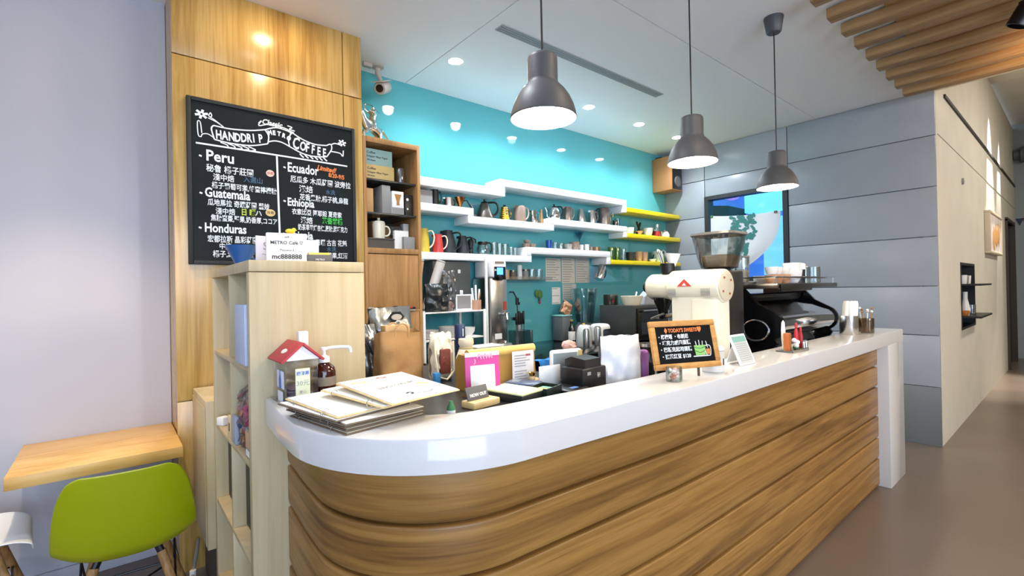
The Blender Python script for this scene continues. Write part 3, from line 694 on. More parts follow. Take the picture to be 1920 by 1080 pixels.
def mug(label, loc, r, h, m, rz=0, name='mug', lid=False, group=None, taper=.92, hm=None):
    t = thing(name, label, 'mug', loc, rz, group)
    obj('body', B().lathe([(0, 0), (r*taper*.95, 0), (r*taper, .004), (r, h), (r*.94, h), (r*.88, .008), (0, .008)], seg=28), m, t)
    obj('handle', B().tube(handle_pts(r*.93, h*.2, h*.82, r*.75), r*.13), hm or m, t)
    if lid: obj('lid', B().lathe([(r*.96, h+.001), (r*.9, h+.012), (r*.2, h+.022), (.008, h+.026), (.010, h+.036), (0, h+.038)], seg=24), m, t)
    return t
mug('cream lidded mug standing on the dark tray in the cabinet', (1.385, 3.04, 1.758), .043, .105, M_CREAM, -.4, lid=True)
carton('kraft_gift_box', 'kraft carton behind the cream mug', M_KRAFT2, (1.325, 3.22, 1.758), .06, .10, .13)
carton('kraft_packet', 'taller kraft carton behind the handle of the cream mug', M_KRAFT2, (1.425, 3.22, 1.758), .06, .10, .14)
carton('kraft_bag_box', 'brown carton in the middle of the lowest cabinet shelf', M_KRAFT2, (1.505, 3.20, 1.6905), .07, .10, .16)
carton('white_frame_box', 'white box front standing at the right of the lowest cabinet shelf', M_PAPER, (1.535, 3.02, 1.6905), .105, .03, .13)
carton('grey_frame_box', 'grey box leaning against the white box in the cabinet', M_GREY1, (1.572, 2.98, 1.6905), .082, .03, .085)
carton('white_tall_box', 'tall pale box behind the white one in the cabinet corner', mat('pale_card', '#c9c5c4', .6), (1.605, 3.10, 1.6905), .04, .05, .19)
single('grey_pouch', B().pouch(.09, .07, .05, .012, 8, 5), M_GREY2, 'dark crumpled pouch on top of the white box in the cabinet', 'pouch', loc=(1.54, 3.10, 1.79))

# silver sculpture of a rider on a horse, and the camera
st = thing('rider_sculpture', 'silver metal sculpture of a rider on a horse on top of the oak cabinet', 'sculpture', (1.40, 3.14, 2.4105), .35)
def skin(name, verts, edges, m, parent, sub=2, root=0):
    me = bpy.data.meshes.new(name); me.from_pydata([v[:3] for v in verts], [], []); me.update()
    bm = bmesh.new(); bm.from_mesh(me); bm.verts.ensure_lookup_table()
    for a, b_ in edges: bm.edges.new((bm.verts[a], bm.verts[b_]))
    bm.to_mesh(me); bm.free()
    o = bpy.data.objects.new(name, me); C.objects.link(o)
    sk = o.modifiers.new('skin', 'SKIN')
    if not me.skin_vertices: 
        bm = bmesh.new(); bm.from_mesh(me); bm.verts.layers.skin.verify(); bm.to_mesh(me); bm.free()
    for v, d in zip(verts, me.skin_vertices[0].data): d.radius = (v[3], v[3])
    me.skin_vertices[0].data[root].use_root = True
    s_ = o.modifiers.new('sub', 'SUBSURF'); s_.levels = sub; s_.render_levels = sub
    sk.use_smooth_shade = True
    me.materials.append(m); o.parent = parent; return o
hv = [(.05, 0, .125, .034), (0, 0, .128, .030), (-.055, 0, .135, .034), (-.085, 0, .175, .022), (-.10, 0, .215, .016), (-.125, 0, .205, .014), (-.145, 0, .190, .009),
      (-.06, .02, .08, .013), (-.075, .022, .045, .008), (-.065, .022, .004, .008), (-.065, -.02, .085, .013), (-.10, -.022, .07, .008), (-.095, -.022, .035, .007),
      (.055, .02, .08, .016), (.072, .022, .045, .009), (.062, .022, .004, .008), (.05, -.02, .08, .016), (.058, -.022, .045, .009), (.045, -.022, .004, .008),
      (.085, 0, .13, .010), (.12, 0, .10, .008), (.155, 0, .075, .004)]
he = [(0, 1), (1, 2), (2, 3), (3, 4), (4, 5), (5, 6), (2, 7), (7, 8), (8, 9), (2, 10), (10, 11), (11, 12), (0, 13), (13, 14), (14, 15), (0, 16), (16, 17), (17, 18), (0, 19), (19, 20), (20, 21)]
obj_h = skin('horse', hv, he, M_CHROME, st)
rv = [(0, 0, .165, .020), (.004, 0, .20, .020), (.006, 0, .232, .018), (.004, 0, .255, .009), (.002, 0, .272, .014), (-.005, .03, .235, .009), (-.03, .045, .255, .007), (-.035, .03, .29, .006),
      (0, -.03, .235, .009), (-.028, -.045, .215, .007), (-.06, -.03, .225, .006), (-.01, .034, .145, .012), (-.015, .042, .10, .008), (-.012, -.034, .145, .012), (-.018, -.042, .10, .008)]
re_ = [(0, 1), (1, 2), (2, 3), (3, 4), (2, 5), (5, 6), (6, 7), (2, 8), (8, 9), (9, 10), (0, 11), (11, 12), (0, 13), (13, 14)]
skin('rider', rv, re_, M_CHROME, st)
obj('lance', B().tube([(-.05, .032, .28), (.02, .03, .295), (.10, .03, .26)], [.003, .004, .002], 6), M_CHROME, st)
obj('base', B().lathe([(0, 0), (.085, 0), (.085, .008), (0, .008)], seg=24, M=Matrix.Diagonal((1, .5, 1, 1))), M_DSTEEL, st)
cc = thing('security_camera', 'beige security camera hanging from the ceiling corner above the sculpture', 'camera', (1.49, 3.24, ZC-.001))
BEI = mat('beige_plastic', '#b7aaa0', .4)
obj('bracket', B().lathe([(0, 0), (.045, 0), (.045, -.012), (.03, -.02), (0, -.02)], seg=24).tube([(0, 0, -.02), (0, 0, -.06), (.01, -.02, -.10), (.015, -.03, -.125)], [.020, .018, .014, .012], 10), BEI, cc)
obj('cable_box', B().box(-.11, -.045, -.02, .02, -.03, 0, .006), BEI, cc)
Mc = Matrix.Translation((.02, -.04, -.165)) @ Matrix.Rotation(-.75, 4, 'Z') @ Matrix.Rotation(PI/2+.45, 4, 'X')
cbody = obj('body', B().lathe([(0, -.085), (.036, -.085), (.042, -.075), (.042, .075), (.038, .082), (0, .082)], seg=24, M=Mc), BEI, cc)
obj('lens', B().lathe([(0, .083), (.026, .083), (.026, .088), (0, .090)], seg=20, M=Mc), M_BLKG, cbody)
obj('sunshade', B().box(-.045, .045, .040, .047, -.09, .115, .004, Mc), BEI, cc)

# wall speaker
sp = thing('wall_speaker', 'wood sided wall speaker in the corner above the yellow shelves', 'speaker', (5.15, 3.27, 2.55))
obj('cabinet', B().box(-.06, .16, -.155, .108, 0, .40, .004), mat('speaker_wood', '#a9764a', .5), sp)
obj('grille', B().box(-.05, .15, -.163, -.156, .012, .388, .004), M_BLACK, sp)
obj('driver', B().lathe([(.0, .004), (.02, .002), (.055, .012), (.062, .010), (.064, 0), (0, 0)], seg=24, M=Matrix.Translation((.05, -.163, .10)) @ FACE), M_GREY2, sp)
obj('bracket', B().box(.0, .1, .02, .10, .401, .43), M_BLACK, sp)

# ================================================================== STEPPED WALL SHELVES
YF = 3.17; YW = 3.379
def shelf(label, pieces, m, cx, z, name='wall_shelf', group=None):
    t = thing(name, label, 'shelf', (cx, YW, z), 0, group)
    for nm, a in pieces: obj(nm, B().box(a[0], a[1], YF, YW, a[2], a[3], .003), m, t, world=True)
    return t
E_ = .0008
shelf('top white stepped shelf, empty, on the turquoise wall', (('board', (1.657, 2.595, 2.197, 2.262)), ('riser', (2.535, 2.595, 2.262+E_, 2.343)), ('board', (2.595+E_, 4.285, 2.283, 2.343)), ('end_drop', (4.225, 4.285, 2.21, 2.283-E_))), M_SHELF, 3, 2.2)
shelf('middle white stepped shelf holding the kettles', (('board', (1.657, 2.262, 2.008, 2.066)), ('riser', (2.206, 2.262, 1.942, 2.008-E_)), ('board', (2.262+E_, 3.175, 1.942, 2.002)), ('riser', (3.115, 3.175, 2.002+E_, 2.058)), ('board', (3.175+E_, 4.285, 1.998, 2.058)), ('end_drop', (4.225, 4.285, 1.94, 1.998-E_))), M_SHELF, 3, 2.0)
shelf('lowest white stepped shelf holding pitchers and glasses', (('board', (1.657, 2.885, 1.642, 1.698)), ('riser', (2.828, 2.885, 1.698+E_, 1.778)), ('board', (2.885+E_, 3.995, 1.718, 1.778)), ('end_drop', (3.937, 3.995, 1.645, 1.718-E_))), M_SHELF, 3, 1.7)
shelf('top yellow shelf, empty, in the corner by the speaker', (('board', (4.287, 5.34, 2.222, 2.268)),), M_YEL, 4.8, 2.22, 'yellow_shelf')
shelf('middle yellow shelf in the corner by the grey wall', (('board', (4.287, 5.34, 1.944, 1.990)),), M_YEL, 4.8, 1.95, 'yellow_shelf')
shelf('lowest yellow shelf, just above the black utensil cup', (('board', (3.997, 5.34, 1.648, 1.693)),), M_YEL, 4.8, 1.65, 'yellow_shelf')

Y_ = 3.27
def kettle(name, label, x, z, r, h, m, hm, dirn=.0, kind='jug', lid=None, group=None, y=Y_, cat='kettle', spout=True, rt=.7):
    """jug or kettle: belly radius r, height h; handle towards dirn"""
    t = thing(name, label, cat, (x, y, z+.0005), 0, group)
    prof = {'jug': [(0, 0), (r, 0), (r*1.02, .006), (r*.96, h*.45), (r*rt, h*.92), (r*rt*.98, h), (r*rt*.9, h), (r*.9, h*.4), (0, h*.3)],
            'cone': [(0, 0), (r*.95, 0), (r*1.02, .01), (r*.98, h*.15), (r*.5, h*.75), (r*.42, h*.82), (r*.30, h*.86), (0, h*.87)],
            'cyl': [(0, 0), (r, 0), (r, .005), (r, h*.86), (r*.8, h*.97), (r*.5, h), (0, h)],
            'belly': [(0, 0), (r*.8, 0), (r, h*.16), (r*1.02, h*.38), (r*.8, h*.68), (r*.6, h*.80), (r*.3, h*.86), (0, h*.87)]}[kind]
    obj('body', B().lathe(prof, seg=28), m, t)
    R = Matrix.Rotation(dirn, 4, 'Z')
    tr = r*(rt if kind in ('jug',) else .55)
    obj('handle', B().tube(smooth([R @ Vector(p) for p in ((tr*.9, 0, h*.88), (r*1.40, 0, h*.90), (r*1.72, 0, h*.65), (r*1.5, 0, h*.35), (r*.95, 0, h*.2))]), r*.12, 8), hm, t)
    if spout:
        if kind in ('cone', 'belly'):
            obj('spout', B().tube(smooth([R @ Vector(p) for p in ((-r*.9, 0, h*.15), (-r*1.4, 0, h*.25), (-r*1.45, 0, h*.55), (-r*1.75, 0, h*.78))]), r*.085, 8), m, t)
        else:
            obj('spout', B().prism([(0, -r*.3), (0, r*.3), (-r*.42, 0)], h*.86, h*.99, R @ Matrix.Translation((-r*(rt if kind == 'jug' else .75)*.9, 0, 0))), m, t)
    if lid: obj('lid', B().lathe([(r*.42, h*.875), (r*.32, h*.91), (.010, h*.93), (.007, h*.96), (.012, h*1.02), (0, h*1.04)], seg=20), lid, t)
    return t
KG = 'kettles and pitchers on the wall shelves'
z = 2.066
carton('grey_gift_box', 'grey box at the left end of the middle white shelf', M_GREY1, (1.80, Y_, z+.0005), .20, .14, .105)
kettle('milk_jug', 'tall black jug beside the grey box on the middle white shelf', 1.962, z, .034, .13, M_BLACK, M_BLACK, 0, 'jug', group=KG, cat='jug', rt=.85)
kettle('measuring_pot', 'short silver pot on the left step of the middle white shelf', 2.085, z, .04, .08, M_STEEL, M_BLACK, .1, 'jug', group=KG, cat='pot', rt=1.0)
t = thing('copper_dripper', 'copper cone dripper on the left step of the middle white shelf', 'coffee dripper', (2.195, Y_, z+.0005), -.3)
obj('cone', B().lathe([(0, 0), (.022, 0), (.022, .006), (.012, .012), (.014, .025), (.044, .092), (.046, .095), (.042, .095), (.010, .03), (0, .028)], seg=28), M_COPPER, t)
obj('handle', B().tube([(.03, 0, .07), (.06, 0, .075), (.085, 0, .035), (.10, 0, .012)], .005), M_BLACK, t)
z = 2.002
kettle('gooseneck_kettle', 'conical dark steel kettle with tall black handle, on the lower step of the middle shelf', 2.445, z, .075, .165, M_DSTEEL, M_BLACK, -.2, 'cone', M_BLACK, KG)
t = thing('gold_pot', 'ribbed polished gold pot on the middle white shelf', 'pot', (2.665, Y_, z+.0005))
gp = []
for i in range(7):
    zz = .014+.017*i; gp += [(.043-.002*i, zz-.008), (.047-.002*i, zz), (.043-.002*i, zz+.008)]
obj('body', B().lathe([(0, 0), (.04, 0)] + gp + [(.026, .128), (0, .132)], seg=28), M_GOLD, t)
obj('knob', B().lathe([(.010, .131), (.013, .142), (0, .148)], seg=16), M_BLACK, t)
obj('handle', B().tube(handle_pts(.036, .035, .11, .035), .005), M_GOLD, t)
kettle('brown_pitcher', 'matt brown grey pitcher with pale handle on the middle shelf', 2.84, z, .056, .155, mat('taupe_enamel', '#8b7466', .45), mat('pale_wood', '#c6bda6', .5), -.15, 'cyl', group=KG, cat='pitcher')
kettle('silver_pitcher', 'small shiny pitcher right of the brown grey one', 3.005, z, .036, .125, M_CHROME, M_CHROME, -.4, 'jug', group=KG, cat='pitcher')
single('bamboo_whisk', B().lathe([(0, 0), (.012, 0), (.014, .05), (.008, .135), (0, .14)], seg=14), W_LEG, 'thin bamboo stick standing beside the step riser', 'whisk', loc=(3.082, Y_-.03, z+.0005))
z = 2.058
kettle('drip_kettle', 'shiny kettle with black lid and black slanting handle, first on the right step', 3.28, z, .058, .15, M_CHROME, M_BLACK, -.2, 'belly', M_BLACK, KG)
kettle('mauve_pitcher', 'brushed mauve pitcher with looped handle on the right step', 3.465, z, .046, .150, M_MAUVE, mat('olive_handle', '#8f9580', .4), -.2, 'cyl', group=KG, cat='pitcher')
single('steel_cone', B().lathe([(0, 0), (.05, 0), (.052, .006), (.030, .12), (.018, .148), (0, .15)], seg=28), M_STEEL, 'tapered silver pitcher without handle on the right step', 'pitcher', KG, (3.66, Y_, z+.0005))
kettle('frothing_pitcher', 'slim silver pitcher with round handle before the tall jug', 3.83, z, .044, .145, M_STEEL, M_CHROME, -.2, 'jug', M_STEEL, KG, cat='pitcher')
kettle('tall_jug', 'tall rosy grey steel jug, highest on the middle shelf', 4.025, z, .058, .195, M_MAUVE, M_BLACK, PI*.9, 'cyl', group=KG, cat='jug', spout=False)
single('wire_hook', B().tube([(0, 0, 0), (0, 0, .12), (.02, 0, .165), (.05, 0, .14), (.045, 0, .10)], .004), M_CHROME, 'thin chrome stand hook right of the tall jug', 'hook', loc=(4.128, Y_, z+.0045))
jar('small amber green glass cup near the right end of the middle shelf', (4.175, Y_-.03, z+.0005), .030, .065, glass('olive_glass', '#a7a048'), name='small_cup', cat='cup')
jar('clear tumbler at the very right end of the middle white shelf', (4.247, Y_, z+.0005), .030, .095, M_GLASSLB, name='tumbler', cat='glass')
z = 1.698
kettle('yellow_pitcher', 'yellow pitcher with cream handle at the left end of the lowest white shelf', 1.85, z, .050, .185, mat('yellow_enamel', '#cdb53c', .35), M_CREAM, -.7, 'jug', group=KG, cat='pitcher', rt=.8)
kettle('red_pitcher', 'red pitcher with cream handle on the lowest white shelf', 1.962, z+0, .043, .145, mat('red_enamel', '#bf3a38', .35), M_CREAM, -.6, 'jug', group=KG, cat='pitcher', y=Y_-.03, rt=.75)
kettle('black_pitcher', 'big matt black pitcher, tallest on the lowest white shelf', 2.075, z, .063, .185, mat('matt_black', '#22252b', .5), M_BLACK, -.7, 'jug', M_BLACK, KG, cat='pitcher', rt=.62)
kettle('black_pitcher', 'smaller matt black pitcher beside the biggest black one', 2.215, z, .052, .150, mat('matt_black2', '#23262c', .5), M_BLACK, -.8, 'jug', None, KG, cat='pitcher', rt=.6)
t = thing('black_grinder_head', 'small black hand grinder with a crank right of the black pitchers', 'hand grinder', (2.315, Y_+.03, z+.0005))
obj('body', B().lathe([(0, 0), (.022, 0), (.024, .07), (.026, .11), (.018, .13), (0, .132)], seg=20), M_BLACK, t)
obj('crank', B().tube([(0, 0, .128), (.01, 0, .145), (.05, 0, .13), (.055, 0, .10)], .007), M_BLACK, t)
def server(label, x, z_, r, h, m, collar, dirn, name='glass_server'):
    t = thing(name, label, 'glass jug', (x, Y_, z_+.0005))
    obj('glass', B().lathe([(0, 0), (r*.9, 0), (r, .01), (r*1.02, h*.45), (r*.72, h*.8), (r*.74, h), (r*.7, h), (r*.68, h*.8), (r*.96, h*.45), (r*.9, .012), (0, .006)], seg=28), m, t)
    obj('collar', B().lathe([(r*.75, h*.78), (r*.80, h*.80), (r*.80, h*.95), (r*.75, h*.97)], seg=28), collar, t)
    R = Matrix.Rotation(dirn, 4, 'Z')
    obj('handle', B().tube(smooth([R @ Vector(p) for p in ((r*.75, 0, h*.92), (r*1.4, 0, h*.88), (r*1.55, 0, h*.5), (r*1.35, 0, h*.2))]), r*.12), collar, t)
server('round glass coffee server with black collar on the lowest white shelf', 2.42, z, .055, .115, M_GLASS, M_BLACK, -.1)
gl = [(2.545, .115, 'first glass cup right of the coffee server'), (2.605, .108, 'second glass cup right of the coffee server'), (2.668, .105, 'third glass cup right of the coffee server'),
      (2.735, .082, 'small glass at the foot of the lower shelf step'), (2.780, .078, 'small glass closest to the lower shelf riser')]
for x, h, l in gl:
    t = thing('glass_cup', l+' on the lowest white shelf', 'glass', (x, Y_, z+.0005), 0, 'glasses on the lowest white shelf')
    r = .026 if h > .1 else .019
    obj('glass', B().lathe([(0, 0), (r*.8, 0), (r, h), (r*.94, h), (r*.74, .006), (0, .006)], seg=20), M_GLASS, t)
    if h > .1: obj('handle', B().tube(handle_pts(r*.92, h*.25, h*.75, r*.7), .003), M_GLASS, t)
z = 1.778
def cup(label, x, z_, r, h, m, name='cup', y=Y_, cat='cup', group=None, hd=False, foot=.6):
    t = thing(name, label, cat, (x, y, z_+.0005), 0, group)
    obj('body', B().lathe([(0, 0), (r*foot, 0), (r*(foot+.05), .004), (r*.92, h*.5), (r, h), (r*.94, h), (r*.84, h*.45), (r*foot*.8, .008), (0, .008)], seg=24), m, t)
    if hd: obj('handle', B().tube(handle_pts(r*.88, h*.25, h*.8, r*.6), r*.11), m, t)
    return t
MUD = mat('mottled_brown', '#9a8576', .5, vary=.3, vscale=60)
t0 = cup('brown mottled cup on top of the lower step riser', 2.91, z, .035, .04, MUD); cup('second brown mottled cup beside the riser cup', 2.985, z, .035, .042, MUD)
cup('brown cup stacked on the first mottled cup', 2.925, z+.041, .032, .030, MUD)
cup('cobalt blue glass cup on the lowest white shelf', 3.20, z, .030, .085, mat('cobalt', '#1f4aa0', .1), foot=.75)
jar('clear low glass right of the cobalt cup', (3.285, Y_, z+.0005), .026, .070, M_GLASS, name='low_glass', cat='glass'); jar('second clear low glass, right of the first', (3.345, Y_-.02, z+.0005), .024, .062, M_GLASS, name='low_glass', cat='glass')
cup('grey teacup in the middle of the right step', 3.46, z, .045, .06, mat('grey_ceramic', '#a9a59c', .4), hd=True); cup('tan bowl leaning behind the grey teacup', 3.56, z, .05, .085, MUD)
cup('tiny white cup, first of two', 3.655, z, .027, .062, M_WHITE, foot=.8); cup('tiny white cup, second of two', 3.735, z, .030, .070, M_WHITE, foot=.85)
t = thing('tall_glass', 'tall pale blue glass funnel behind the tiny white cups', 'glass', (3.70, Y_+.06, z+.0005))
obj('glass', B().lathe([(0, 0), (.03, 0), (.006, .012), (.006, .12), (.045, .20), (.042, .20), (.003, .122), (.003, .012)], seg=20), M_GLASSLB, t)
for i in range(4):
    cup('little dark brown jar, %s from the tiny white cups' % ('first', 'second', 'third', 'fourth')[i], 3.805+.042*i, z, .019, .050, (MUD, M_BROWN, M_TAN, M_BROWN)[i], 'spice_jar', cat='jar', foot=.9, group='little jars on the lowest white shelf')
z = 1.990
cup('white cup at the left end of the middle yellow shelf', 4.46, z, .055, .078, M_WHITE, foot=.7)
t = thing('black_dripper_stand', 'black crossed stand with a white dripper on the middle yellow shelf', 'coffee stand', (4.64, Y_, z+.0005))
obj('stand', B().tube([(-.05, 0, .005), (0, 0, .08), (.03, 0, .15)], .012).tube([(.06, 0, .005), (0, 0, .08), (-.04, 0, .155)], .012).lathe([(0, 0), (.03, 0), (.03, .008), (0, .008)], seg=16), M_BLACK, t)
obj('dripper', B().lathe([(.02, .012), (.05, .05), (.046, .05), (.016, .012)], seg=20), M_LPINK, t)
cup('large white cup in the middle of the middle yellow shelf', 4.81, z, .062, .095, M_WHITE, foot=.65)
t = thing('french_press', 'red and black french press on the middle yellow shelf', 'french press', (4.985, Y_, z+.0005))
obj('base', B().lathe([(0, 0), (.042, 0), (.045, .008), (.045, .07), (0, .07)], seg=24), M_RED, t)
obj('glass', B().lathe([(.036, .071), (.038, .15), (.035, .15), (.033, .071)], seg=24), M_GLASS, t)
obj('handle', B().tube(handle_pts(.04, .015, .065, .035, dirn=PI), .008), M_BLACK, t)
kettle('white_teapot', 'white teapot with thin handle at the right end of the middle yellow shelf', 5.16, z, .058, .095, M_WHITE, M_WHITE, .2, 'belly', M_WHITE, cat='teapot')
z = 1.693
jar('green glass at the left end of the lowest yellow shelf', (4.13, Y_, z+.0005), .036, .145, M_GLASSG, name='green_glass', cat='glass'); jar('second green glass, right of the first, on the lowest yellow shelf', (4.235, Y_, z+.0005), .034, .145, M_GLASSG, name='green_glass', cat='glass')
jar('slim clear glass right of the green glasses', (4.345, Y_, z+.0005), .028, .135, M_GLASS, name='slim_glass', cat='glass')
cup('dark slate bowl on the lowest yellow shelf', 4.475, z, .058, .10, mat('slate_glaze', '#2b3038', .4))
cup('tan cup right of the dark slate bowl', 4.62, z, .045, .112, M_TAN, foot=.75); cup('second tan cup, nearer the white spoon rest', 4.73, z, .045, .11, mat('rose_tan', '#c39a83', .4), foot=.75)
t = thing('spoon_rest', 'white and black spoon rest on the lowest yellow shelf', 'spoon rest', (4.86, Y_-.02, z+.0005))
obj('dish', B().lathe([(0, 0), (.03, 0), (.045, .03), (.043, .032), (.028, .006), (0, .006)], seg=20), M_WHITE, t); obj('spoon', B().tube([(-.02, 0, .02), (.02, 0, .05), (.05, .01, .085)], .007), M_BLACK, t)
cup('mint green bowl at the right of the lowest yellow shelf', 5.02, z, .085, .13, M_MINT, foot=.7)
# ================================================================== ON THE COUNTER
ZT, ZD, ZL = 1.0572, 1.0352, .9552
SIDE = Matrix(((0, 0, -1, 0), (-1, 0, 0, 0), (0, 1, 0, 0), (0, 0, 0, 1)))     # a flat drawing stood up to face -X
def F(x, z, y): return Matrix.Translation((x, y, z)) @ FACE
# donation house
t = thing('donation_house', 'clear house shaped donation box with red roof at the counter end', 'donation box', (.411, 1.59, ZT))
W_, D_, H_ = .097, .148, .135
g = B()
g.box(0, W_, 0, .003, 0, H_).box(0, W_, D_-.003, D_, 0, H_).box(0, .003, .003, D_-.003, 0, H_).box(W_-.003, W_, .003, D_-.003, 0, H_)
obj('clear_walls', g, M_ACRYL, t); obj('base', B().box(-.01, W_+.006, -.006, D_, -.0001, .004, .001), M_ACRYL, t)
obj('gable', B().prism([(-.004, 0), (W_+.004, 0), (W_/2, .045)], 0, .004, Matrix.Translation((0, .001, H_)) @ FACE), M_WPLA, t)
rf = B()
for s_ in (-1, 1):
    Mr = Matrix.Translation((W_/2, 0, H_+.053)) @ Matrix.Rotation(s_*.72, 4, 'Y')
    rf.box(0 if s_ > 0 else -.085, .085 if s_ > 0 else 0, -.018, D_+.004, -.004, .003, .001, Mr)
roof = obj('roof', rf, M_REDP, t)
Mr = Matrix.Translation((W_/2, 0, H_+.053)) @ Matrix.Rotation(-.72, 4, 'Y')
obj('coin_slot', B().lathe([(0, 0), (.014, 0), (.014, .001), (0, .001)], seg=20, M=Mr @ Matrix.Translation((-.045, .06, .0032)) @ Matrix.Diagonal((.7, 1.6, 1, 1))), M_WHITE, roof)
obj('chimney', B().box(.055, .085, .05, .075, H_+.03, H_+.085, .002), M_WPLA, t)
obj('front_label', B().box(.028, .072, -.0012, -.0002, .018, .108, .0003), mat('pale_green_label', '#dfe6c8', .6), t)
lb = B().text('捐發票', .013, F(.050, .088, -.0014), align='CENTER', bold=.0003); obj('blue_lettering', lb, mat('label_blue', '#5b78c8', .7), t)
obj('lettering', B().text('30元', .020, F(.050, .055, -.0014), align='CENTER').text('愛心', .011, F(.05, .03, -.0014), align='CENTER'), M_LINK, t)
obj('side_label', B().box(-.0012, -.0002, .02, .10, .045, .10, .0003).box(-.0012, -.0002, .035, .09, .0, .035), mat('pale_label', '#e4e6ee', .6), t)
obj('bottle_print', B().prism([(-.012, 0), (.012, 0), (.012, .03), (.004, .045), (.004, .058), (-.004, .058), (-.004, .045), (-.012, .03)], 0, .0006, Matrix.Translation((-.0014, .06, .045)) @ SIDE), mat('label_blue', '#5b78c8', .7), t)
pp = B(); random.seed(3)
for i in range(7): pp.box(-.03, .03, -.04, .04, 0, .001, 0, Matrix.Translation((W_/2+random.uniform(-.01, .01), D_/2, .008+.005*i)) @ Matrix.Rotation(random.uniform(-.3, .3), 4, 'Z') @ Matrix.Rotation(random.uniform(-.08, .08), 4, 'X'))
obj('paper_slips', pp, mat('lilac_slips', '#b9aec4', .7), t)
# soap
t = thing('soap_dispenser', 'amber soap bottle with long white pump behind the donation house', 'soap dispenser', (.560, 1.685, ZT))
obj('bottle', B().lathe([(0, 0), (.034, 0), (.037, .004), (.037, .075), (.033, .09), (.020, .102), (.015, .106), (0, .107)], seg=32), M_AMBER, t)
pm = obj('pump', B().lathe([(0, .1072), (.019, .1072), (.019, .125), (.010, .130), (.006, .132), (.006, .148), (.012, .149), (.012, .158), (0, .159)], seg=20), M_WPLA, t)
obj('nozzle', B().tube(smooth([(0, 0, .153), (.030, -.02, .157), (.066, -.044, .157), (.073, -.048, .150), (.074, -.049, .138)]), .0055), M_WPLA, pm)
obj('label', B().lathe([(.0373, .03), (.0376, .03), (.0376, .06), (.0373, .06)], seg=32), mat('bottle_label', '#8b7f70', .6), t)
# menus
ml = ['brown clipboard menu at the very bottom of the stack on the counter', 'menu clipboard second from the bottom of the stack', 'menu clipboard third from the bottom of the stack', 'menu clipboard fourth from the bottom of the stack',
      'menu clipboard jutting furthest towards the donation house', 'menu clipboard with white sheet, third from the top of the stack', 'white menu clipboard just under the topmost menu', 'topmost white menu with printed cafe name on the clipboard stack']
pos = [(.523, 1.31, .17, .24, .296), (.53, 1.315, .14, .24, .29), (.515, 1.32, .20, .235, .29), (.53, 1.305, .10, .235, .29), (.495, 1.335, .22, .23, .285), (.51, 1.335, .16, .23, .285), (.60, 1.30, .24, .228, .28), (.626, 1.27, .151, .228, .277)]
for i, ((x, y, a, w_, h_), l) in enumerate(zip(pos, ml)):
    til = .006*i
    if i > 5: til = .05+.03*(i-6)
    z = ZT+.0072*i + (.006 if i > 5 else 0) + (.002 if i == 7 else 0)
    Mm = Matrix.Translation((x, y, z)) @ Matrix.Rotation(a, 4, 'Z') @ Matrix.Translation((0, -h_/2, 0)) @ Matrix.Rotation(til, 4, 'X') @ Matrix.Translation((0, h_/2, 0))
    t = thing('menu_clipboard', l, 'menu', group='stacked menus at the counter end', M=Mm)
    obj('board', B().box(-w_/2, w_/2, -h_/2, h_/2, 0, .0035, .001), W_TRY if i > 4 else M_BROWN, t)
    obj('sheet', B().box(-w_/2+.004, w_/2-.004, -h_/2+.003, h_/2-.003, .0036, .0058, .0008), M_SHEET if i > 2 else mat('dim_sheet', '#b9b09c', .6), t)
    if i < 7:
        for yy in (-h_*.28, h_*.28):
            obj('ring', B().tube([(-w_/2+.004+.010*math.cos(k*PI/6), yy, .003+.010*math.sin(k*PI/6)) for k in range(12)], .0011, 6, True), M_STEEL, t)
    else:
        R = Matrix.Translation((0, 0, .006)) @ Matrix.Rotation(PI, 4, 'Z')
        obj('lettering', B().text('METRO CAFE', .022, R @ Matrix.Translation((0, -.015, 0)) @ Matrix.Rotation(.12, 4, 'Z'), align='CENTER', bold=.0002), mat('menu_ink', '#8b8480', .8), t)
        def sw(m, *lines):
            b = B()
            for pts, wd in lines: b.stroke(pts, wd*1.5, Matrix.Translation((0, 0, .0062)))
            obj('doodle', b, m, t)
        sw(mat('doodle_gold', '#d9c07a', .7), ([(-.09, .09), (-.075, .10), (-.06, .088), (-.045, .095)], .006), ([(.055, -.02), (.07, -.01), (.07, -.03), (.085, -.02), (.10, -.03)], .006))
        sw(mat('doodle_pink', '#e3b9a8', .7), ([(-.07, .06), (-.03, .075), (0, .07), (.03, .09)], .003))
        sw(mat('doodle_red', '#d8736c', .7), ([(.00, .105), (.012, .112), (.02, .10), (.03, .108)], .006))
        sw(mat('doodle_grey', '#9a9aa4', .7), ([(-.06, -.10), (-.03, -.112), (.0, -.105)], .002), ([(.0, -.095), (.03, -.105), (.055, -.09)], .005))
        sw(mat('doodle_dark', '#3c3948', .7), ([(-.03, -.085), (-.018, -.078), (-.012, -.088), (-.022, -.097)], .005))
# little bottle peeping out below the menus
t = thing('small_bottle', 'tiny green and white bottle peeping out behind the menu stack', 'bottle', (.745, 1.175, ZD))
obj('glass', B().lathe([(0, 0), (.012, 0), (.013, .003), (.012, .03), (.006, .042), (.006, .05), (0, .051)], seg=16), M_GREEN, t); obj('label', B().lathe([(.0131, .006), (.0131, .024)], seg=16), M_PAPER, t)
